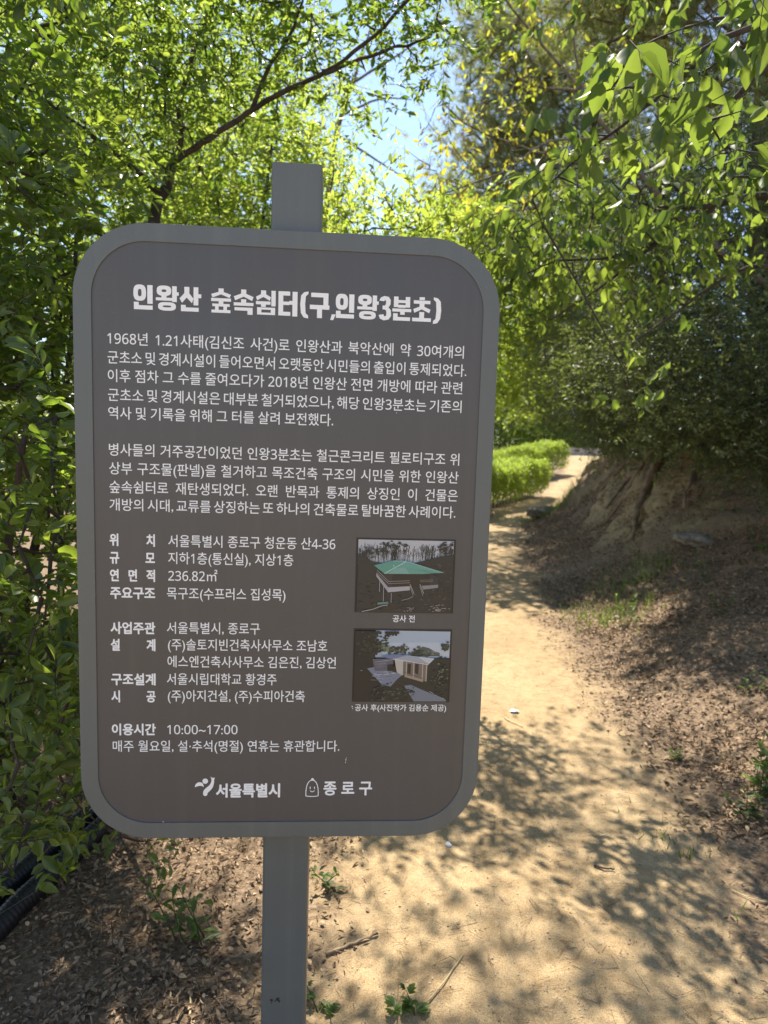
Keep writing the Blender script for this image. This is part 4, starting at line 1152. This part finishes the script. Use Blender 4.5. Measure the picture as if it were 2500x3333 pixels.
# exposed roots of the pine running down the eroded face
rt = empty('exposed_root', gp(3.9, 8.4), 'brown tree roots laid bare on the eroded bank', 'root')
mb = MB()
for pts, r0, r1 in ((((4.3, 8.4), (3.7, 8.2), (3.35, 8.0), (3.05, 7.8), (2.85, 7.5), (2.7, 7.2)), .075, .02), (((4.2, 8.3), (3.8, 8.5), (3.5, 8.7), (3.2, 8.8), (2.9, 8.7)), .06, .015), (((3.7, 8.2), (3.6, 7.8), (3.4, 7.4), (3.2, 7.0), (3.0, 6.7)), .045, .012),
                    (((4.2, 8.5), (4.0, 9.2), (3.7, 9.8), (3.3, 10.2)), .05, .015), (((3.35, 8.0), (3.2, 8.3), (3.0, 8.45), (2.75, 8.3)), .03, .01)):
    tt = np.linspace(0, len(pts) - 1, 30); pp = np.array(pts)
    q = np.stack([np.interp(tt, np.arange(len(pp)), pp[:, k]) for k in (0, 1)], 1)
    for _ in range(3): q[1:-1] = (q[:-2] + 2 * q[1:-1] + q[2:]) / 4
    q += rng.normal(size=q.shape) * .008
    mb2 = MB(); rad = np.linspace(r0, r1, 30); q[:, 0] -= .05
    mb2.tube(np.c_[q, height(q[:, 0], q[:, 1]) + rad * .9 + .05 + .04 * np.sin(tt * 2.2)], rad * (1 + .12 * np.sin(tt * 5)), 8)
    mb2.build('root_limb', M['root'], rt, True)

# far retaining kerb and road
kb = empty('low_wall', gp(9.5, 31.5), 'low pale concrete wall closing the top of the path', 'wall')
mb = MB(); mb.box(7.2, 31.4, .9, 13.5, 31.65, 1.28); mb.build('wall_body', M['concrete'], kb)
mb = MB(); mb.box(7.15, 31.36, 1.282, 13.55, 31.69, 1.34); mb.build('coping', M['concrete'], kb)
rd = MB(); rd.poly([(2.5, 30, .10), (6.0, 30, .10), (30, 60, .10), (2.5, 60, .10)])
tag(rd.build('road', M['asphalt']), kind='structure')

# ------------------------------------------------------------------ ground plants
def weed(x, y, h, stems, leaf, asp, label, lobed=False, mat='weed', nl=9, spread=.05):
    root = empty('weed', gp(x, y), label, 'weed', 'weeds on the ground')
    mb = MB(); P, A, U, L = [], [], [], []
    for s in range(stems):
        b = np.array(gp(x + rng.normal() * spread * .5, y + rng.normal() * spread * .5, -.005)); tip = b + np.array([rng.normal() * spread, rng.normal() * spread, h * rng.uniform(.7, 1)])
        c = curve(b, tip, 0, 7, .05); mb.tube(c, np.linspace(.0025, .001, 7), 5)
        for k in range(nl):
            f = .15 + .85 * k / (nl - 1); p = np.array([np.interp(f * 6, range(7), c[:, q]) for q in range(3)])
            az = k * 2.4 + rng.normal() * .3; el = .15 + .7 * f
            a = np.array([math.cos(az) * math.cos(el), math.sin(az) * math.cos(el), math.sin(el) * .8])
            l_ = leaf * (1.05 - .45 * f) * rng.uniform(.8, 1.15)
            n_ = 5 if lobed else 1
            for q in range(n_):
                rot = (q - 2) * .45 if lobed else 0
                sd = np.cross(a, (0, 0, 1)); aa = a * math.cos(rot) + sd * math.sin(rot)
                P.append(p + (a * l_ * .15 if lobed else 0)); A.append(aa); U.append((rng.normal() * .2, rng.normal() * .2, 1)); L.append(l_ * (1 - .18 * abs(q - 2) if lobed else 1))
    mb.build('stem', M['weed'], root)
    L = np.array(L)
    V, F, T = inst('near', np.array(P), np.array(A), np.array(U, float), L, L * asp, np.repeat(rng.random(len(L) // (5 if lobed else 1)), 5 if lobed else 1))
    link('leaves', mesh_np('leaves', V, F, T), M[mat], root, True)


def gd(x, y):
    """ground point under a pixel of the working copy"""
    d = RC.T @ np.array([(x * 2500 / 1659 - 1250) / FPX, (y * 2500 / 1659 - 1666.5) / FPX, 1.0])
    t = .5
    for _ in range(600):
        p = CAM + d * t
        if p[2] < g(p[0], p[1]): break
        t += .02 if t < 8 else .1
    return float(p[0]), float(p[1])


for px, py, h, st, lf, asp, lb, lobed in (
        (392, 2035, .20, 2, .060, .36, 'leafy upright weed left of the post, the taller with narrow leaves', False), (450, 2055, .17, 2, .060, .34, 'leafy upright weed left of the post, nearer to it and bushier', False),
        (875, 2205, .07, 2, .042, .42, 'lobed green weed at the bottom edge right of the post', True), (712, 2200, .07, 2, .036, .30, 'small feathery weed at the foot of the post in the sun', True),
        (700, 1935, .10, 2, .045, .4, 'small weed in half shade just right of the post', False), (1350, 1350, .28, 3, .06, .4, 'pale leafy weed standing in the litter of the middle bank', False),
        (1648, 1720, .26, 5, .065, .6, 'bushy green weed at the right edge of the bank', False), (1600, 1760, .12, 3, .05, .5, 'low green weed beside the bushy one at the right edge', False), (1650, 1200, .30, 4, .07, .5, 'bright green sprig in a spot of sun high on the bank', False),
        (1470, 1645, .06, 2, .04, .45, 'tiny weed between path and bank', False), (1340, 1290, .2, 2, .05, .4, 'thin weed on the bank farther up the path', False), (1530, 1260, .16, 2, .05, .4, 'small weed in the shade of the bank', False),
        (1620, 1500, .14, 2, .05, .5, 'weed on the upper bank in deep shade', False), (1560, 1330, .14, 2, .05, .5, 'weed near the grey rock on the bank', False)):
    x, y = gd(px, py); weed(x, y, h, st, lf, asp, lb, lobed, nl=8 if not lobed else 5)


def tuft(px, py, n, h, label, dx=.25):
    x, y = gd(px, py)
    xx, yy = x + rng.normal(size=n) * dx, y + rng.normal(size=n) * dx
    A = unit(rng.normal(size=(n, 3)) * .35 + np.array([0, 0, 1.0]))
    V, F, T = inst('needle', np.c_[xx, yy, height(xx, yy) - .01], A, rvec(n), h * rng.uniform(.5, 1.1, n), .007, rng.random(n))
    tag(link('grass_tuft', mesh_np('grass_tuft', V, F, T), M['weed']), label, 'grass', 'grass tufts by the path')


tuft(1215, 1085, 900, .28, 'sunlit grass tuft on the verge of the far bend', .45)
tuft(1330, 1330, 260, .16, 'thin grass tuft on the bank where the litter meets the path', .2)
tuft(1380, 1250, 260, .2, 'thin grass tuft farther up on the bank', .25)
tuft(1480, 1830, 60, .06, 'sparse grass blades at the shaded path edge', .12)

# ------------------------------------------------------------------ litter, needles, grains, twigs
def scatter(n, x0, x1, y0, y1, prob, pw=1.0):
    x = rng.uniform(x0, x1, n); y = y0 + (y1 - y0) * rng.random(n) ** pw
    k = rng.random(n) < prob(x, y)
    x, y = x[k], y[k]
    return np.c_[x, y, height(x, y)]


def pathness(x, y):
    e = np.minimum(x - xl(y), xe(y) - x) + .10 * wob(x, y, 3.1, 5) + .05 * wob(x, y, 9, 6)
    return sstep(-.25, .30, e)


P = scatter(95000, -2.6, 5.0, 1.1, 10, lambda x, y: np.clip((1 - pathness(x, y)) * (.55 + .35 * wob(x, y, 4, 2)), .0, 1), 1.7)
n = len(P); P[:, 2] += rng.uniform(.001, .012, n)
V, F, T = inst('mid', P, unit(rng.normal(size=(n, 3)) * np.array([1, 1, .28])), unit(rng.normal(size=(n, 3)) * .4 + np.array([0, 0, 1.0])), rng.uniform(.007, .030, n), rng.uniform(.004, .014, n), rng.random(n) ** 1.2)
tag(link('leaf_litter', mesh_np('leaf_litter', V, F, T), M['dry_leaf']), 'brown dry leaf litter under the shrub and over the bank', 'litter', kind='stuff')
P = scatter(170000, .8, 5.5, 2.5, 13, lambda x, y: np.clip((1 - pathness(x, y)) * (.6 + .4 * wob(x, y, 3, 4)), .0, 1), 1.2)
n = len(P); P[:, 2] += rng.uniform(.001, .02, n)
V, F, T = inst('mid', P, unit(rng.normal(size=(n, 3)) * np.array([1, 1, .4])), unit(rng.normal(size=(n, 3)) * .6 + np.array([0, 0, 1.0])), rng.uniform(.012, .040, n), rng.uniform(.007, .020, n), rng.random(n) ** 1.5)
tag(link('leaf_litter', mesh_np('leaf_litter', V, F, T), M['dry_leaf']), 'dry brown oak leaves heaped over the right bank', 'litter', kind='stuff')
P = scatter(26000, -1.9, .15, 1.2, 3.4, lambda x, y: np.clip((1 - pathness(x, y)) * (.65 + .5 * wob(x, y, 5.5, 6)), 0, 1))
n = len(P); P[:, 2] += rng.uniform(.002, .016, n)
V, F, T = inst('mid', P, unit(rng.normal(size=(n, 3)) * np.array([1, 1, .5])), unit(rng.normal(size=(n, 3)) * .7 + np.array([0, 0, 1.0])), rng.uniform(.006, .034, n), rng.uniform(.003, .015, n), rng.random(n) ** 1.1)
tag(link('leaf_litter', mesh_np('leaf_litter', V, F, T), M['dry_leaf']), 'crumbled brown leaf fragments between conduits and post', 'litter', kind='stuff')
P = scatter(60000, -2.2, 4.0, 1.1, 9, lambda x, y: np.clip(.16 + (1 - pathness(x, y)) * (.6 + .5 * wob(x, y, 2.6, 7)), 0, 1), 1.8)
n = len(P); P[:, 2] += rng.uniform(.001, .010, n)
V, F, T = inst('stick', P, unit(rng.normal(size=(n, 3)) * np.array([1, 1, .10])), rvec(n), rng.uniform(.025, .075, n), rng.uniform(.0005, .0010, n), rng.random(n))
tag(link('needle_litter', mesh_np('needle_litter', V, F, T), M['dry_needle']), 'fallen brown pine needles strewn over path edge and bank', 'litter', kind='stuff')
P = scatter(90000, -1.8, 2.2, 1.1, 6, lambda x, y: .45 + .4 * wob(x, y, 3, 1), 1.9)
n = len(P); sz = .002 + .010 * rng.random(n) ** 5
V, F, T = inst('grain', P, rvec(n), rvec(n), sz, sz * .8, rng.random(n))
tag(link('gravel', mesh_np('gravel', V, F, T), M['grain']), 'fine pale gravel grains on the trodden soil', 'gravel', kind='stuff')


cx_ = scatter(9000, 1.6, 5.5, 4.5, 15, lambda x, y: sstep(.5, .9, x - xe(y)) * sstep(2.4, 1.7, x - xe(y)) * (.4 + .6 * wob(x, y, 5, 3)), 1.2)
n = len(cx_); sz = .012 + .07 * rng.random(n) ** 4
V, F, T = inst('grain', cx_, rvec(n), rvec(n), sz, sz * .8, rng.random(n) * .3)
tag(link('soil_clods', mesh_np('soil_clods', V, F, T), M['clod']), 'crumbled clods and stones on the eroded bank', 'soil', kind='stuff')


def twig(pts, r, label, mat='twig', name='twig', cat='twig', h=.006):
    w_ = []
    for (px, py) in pts:
        x, y = gd(px, py); w_.append((x, y, g(x, y) + h))
    w_ = np.array(w_); tt = np.linspace(0, len(w_) - 1, 12)
    q = np.stack([np.interp(tt, np.arange(len(w_)), w_[:, k]) for k in range(3)], 1); q[1:-1] += rng.normal(size=(10, 3)) * r * .22
    mb = MB(); mb.tube(q, np.linspace(r, r * .6, 12) , 7)
    tag(mb.build(name, M[mat], None, True), label, cat, 'loose twigs and stalks on the ground')


twig([(1283, 1873), (1305, 1880), (1327, 1886)], .0042, 'short dark twig lying on the sandy path', 'bark')
twig([(704, 2068), (760, 2052), (816, 2030)], .0055, 'grey stick on the litter right of the post')
twig([(110, 2215), (230, 2120), (332, 2056)], .0035, 'long thin stick on the litter left of the post')
twig([(410, 2212), (411, 2185), (412, 2158)], .0035, 'short straw stalk standing out at the bottom left of the post', 'straw', 'stalk', 'stalk')
twig([(925, 2170), (960, 2130), (1000, 2070)], .0022, 'thin straw stalk on the path edge by the lobed weed', 'straw', 'stalk', 'stalk')
twig([(1090, 1552), (1100, 1562), (1130, 1573)], .004, 'pale bent stalk on the path beside the board edge', 'straw', 'stalk', 'stalk')
twig([(1580, 1930), (1620, 1945), (1659, 1960)], .0025, 'thin straw stalk on the shaded path at the right edge', 'straw', 'stalk', 'stalk')
x, y = gd(1111, 1540)
mb = MB()
for k in range(3): mb.poly([(x + .03 * math.cos(a + k) * (.6 + .2 * k), y + .02 * math.sin(a + k), g(x, y) + .004 + .004 * k + .006 * math.sin(2 * a + k)) for a in np.linspace(0, 6.28, 7)[:-1]])
tag(mb.build('paper_scrap', M['paper']), 'small crumpled white scrap lying on the sunlit path', 'litter')
x, y = gd(968, 1831)
rock(x, y, .012, .010, .008, 'single white pebble on the path below the board corner', 4, 'white_pebble', 'paper', .2)
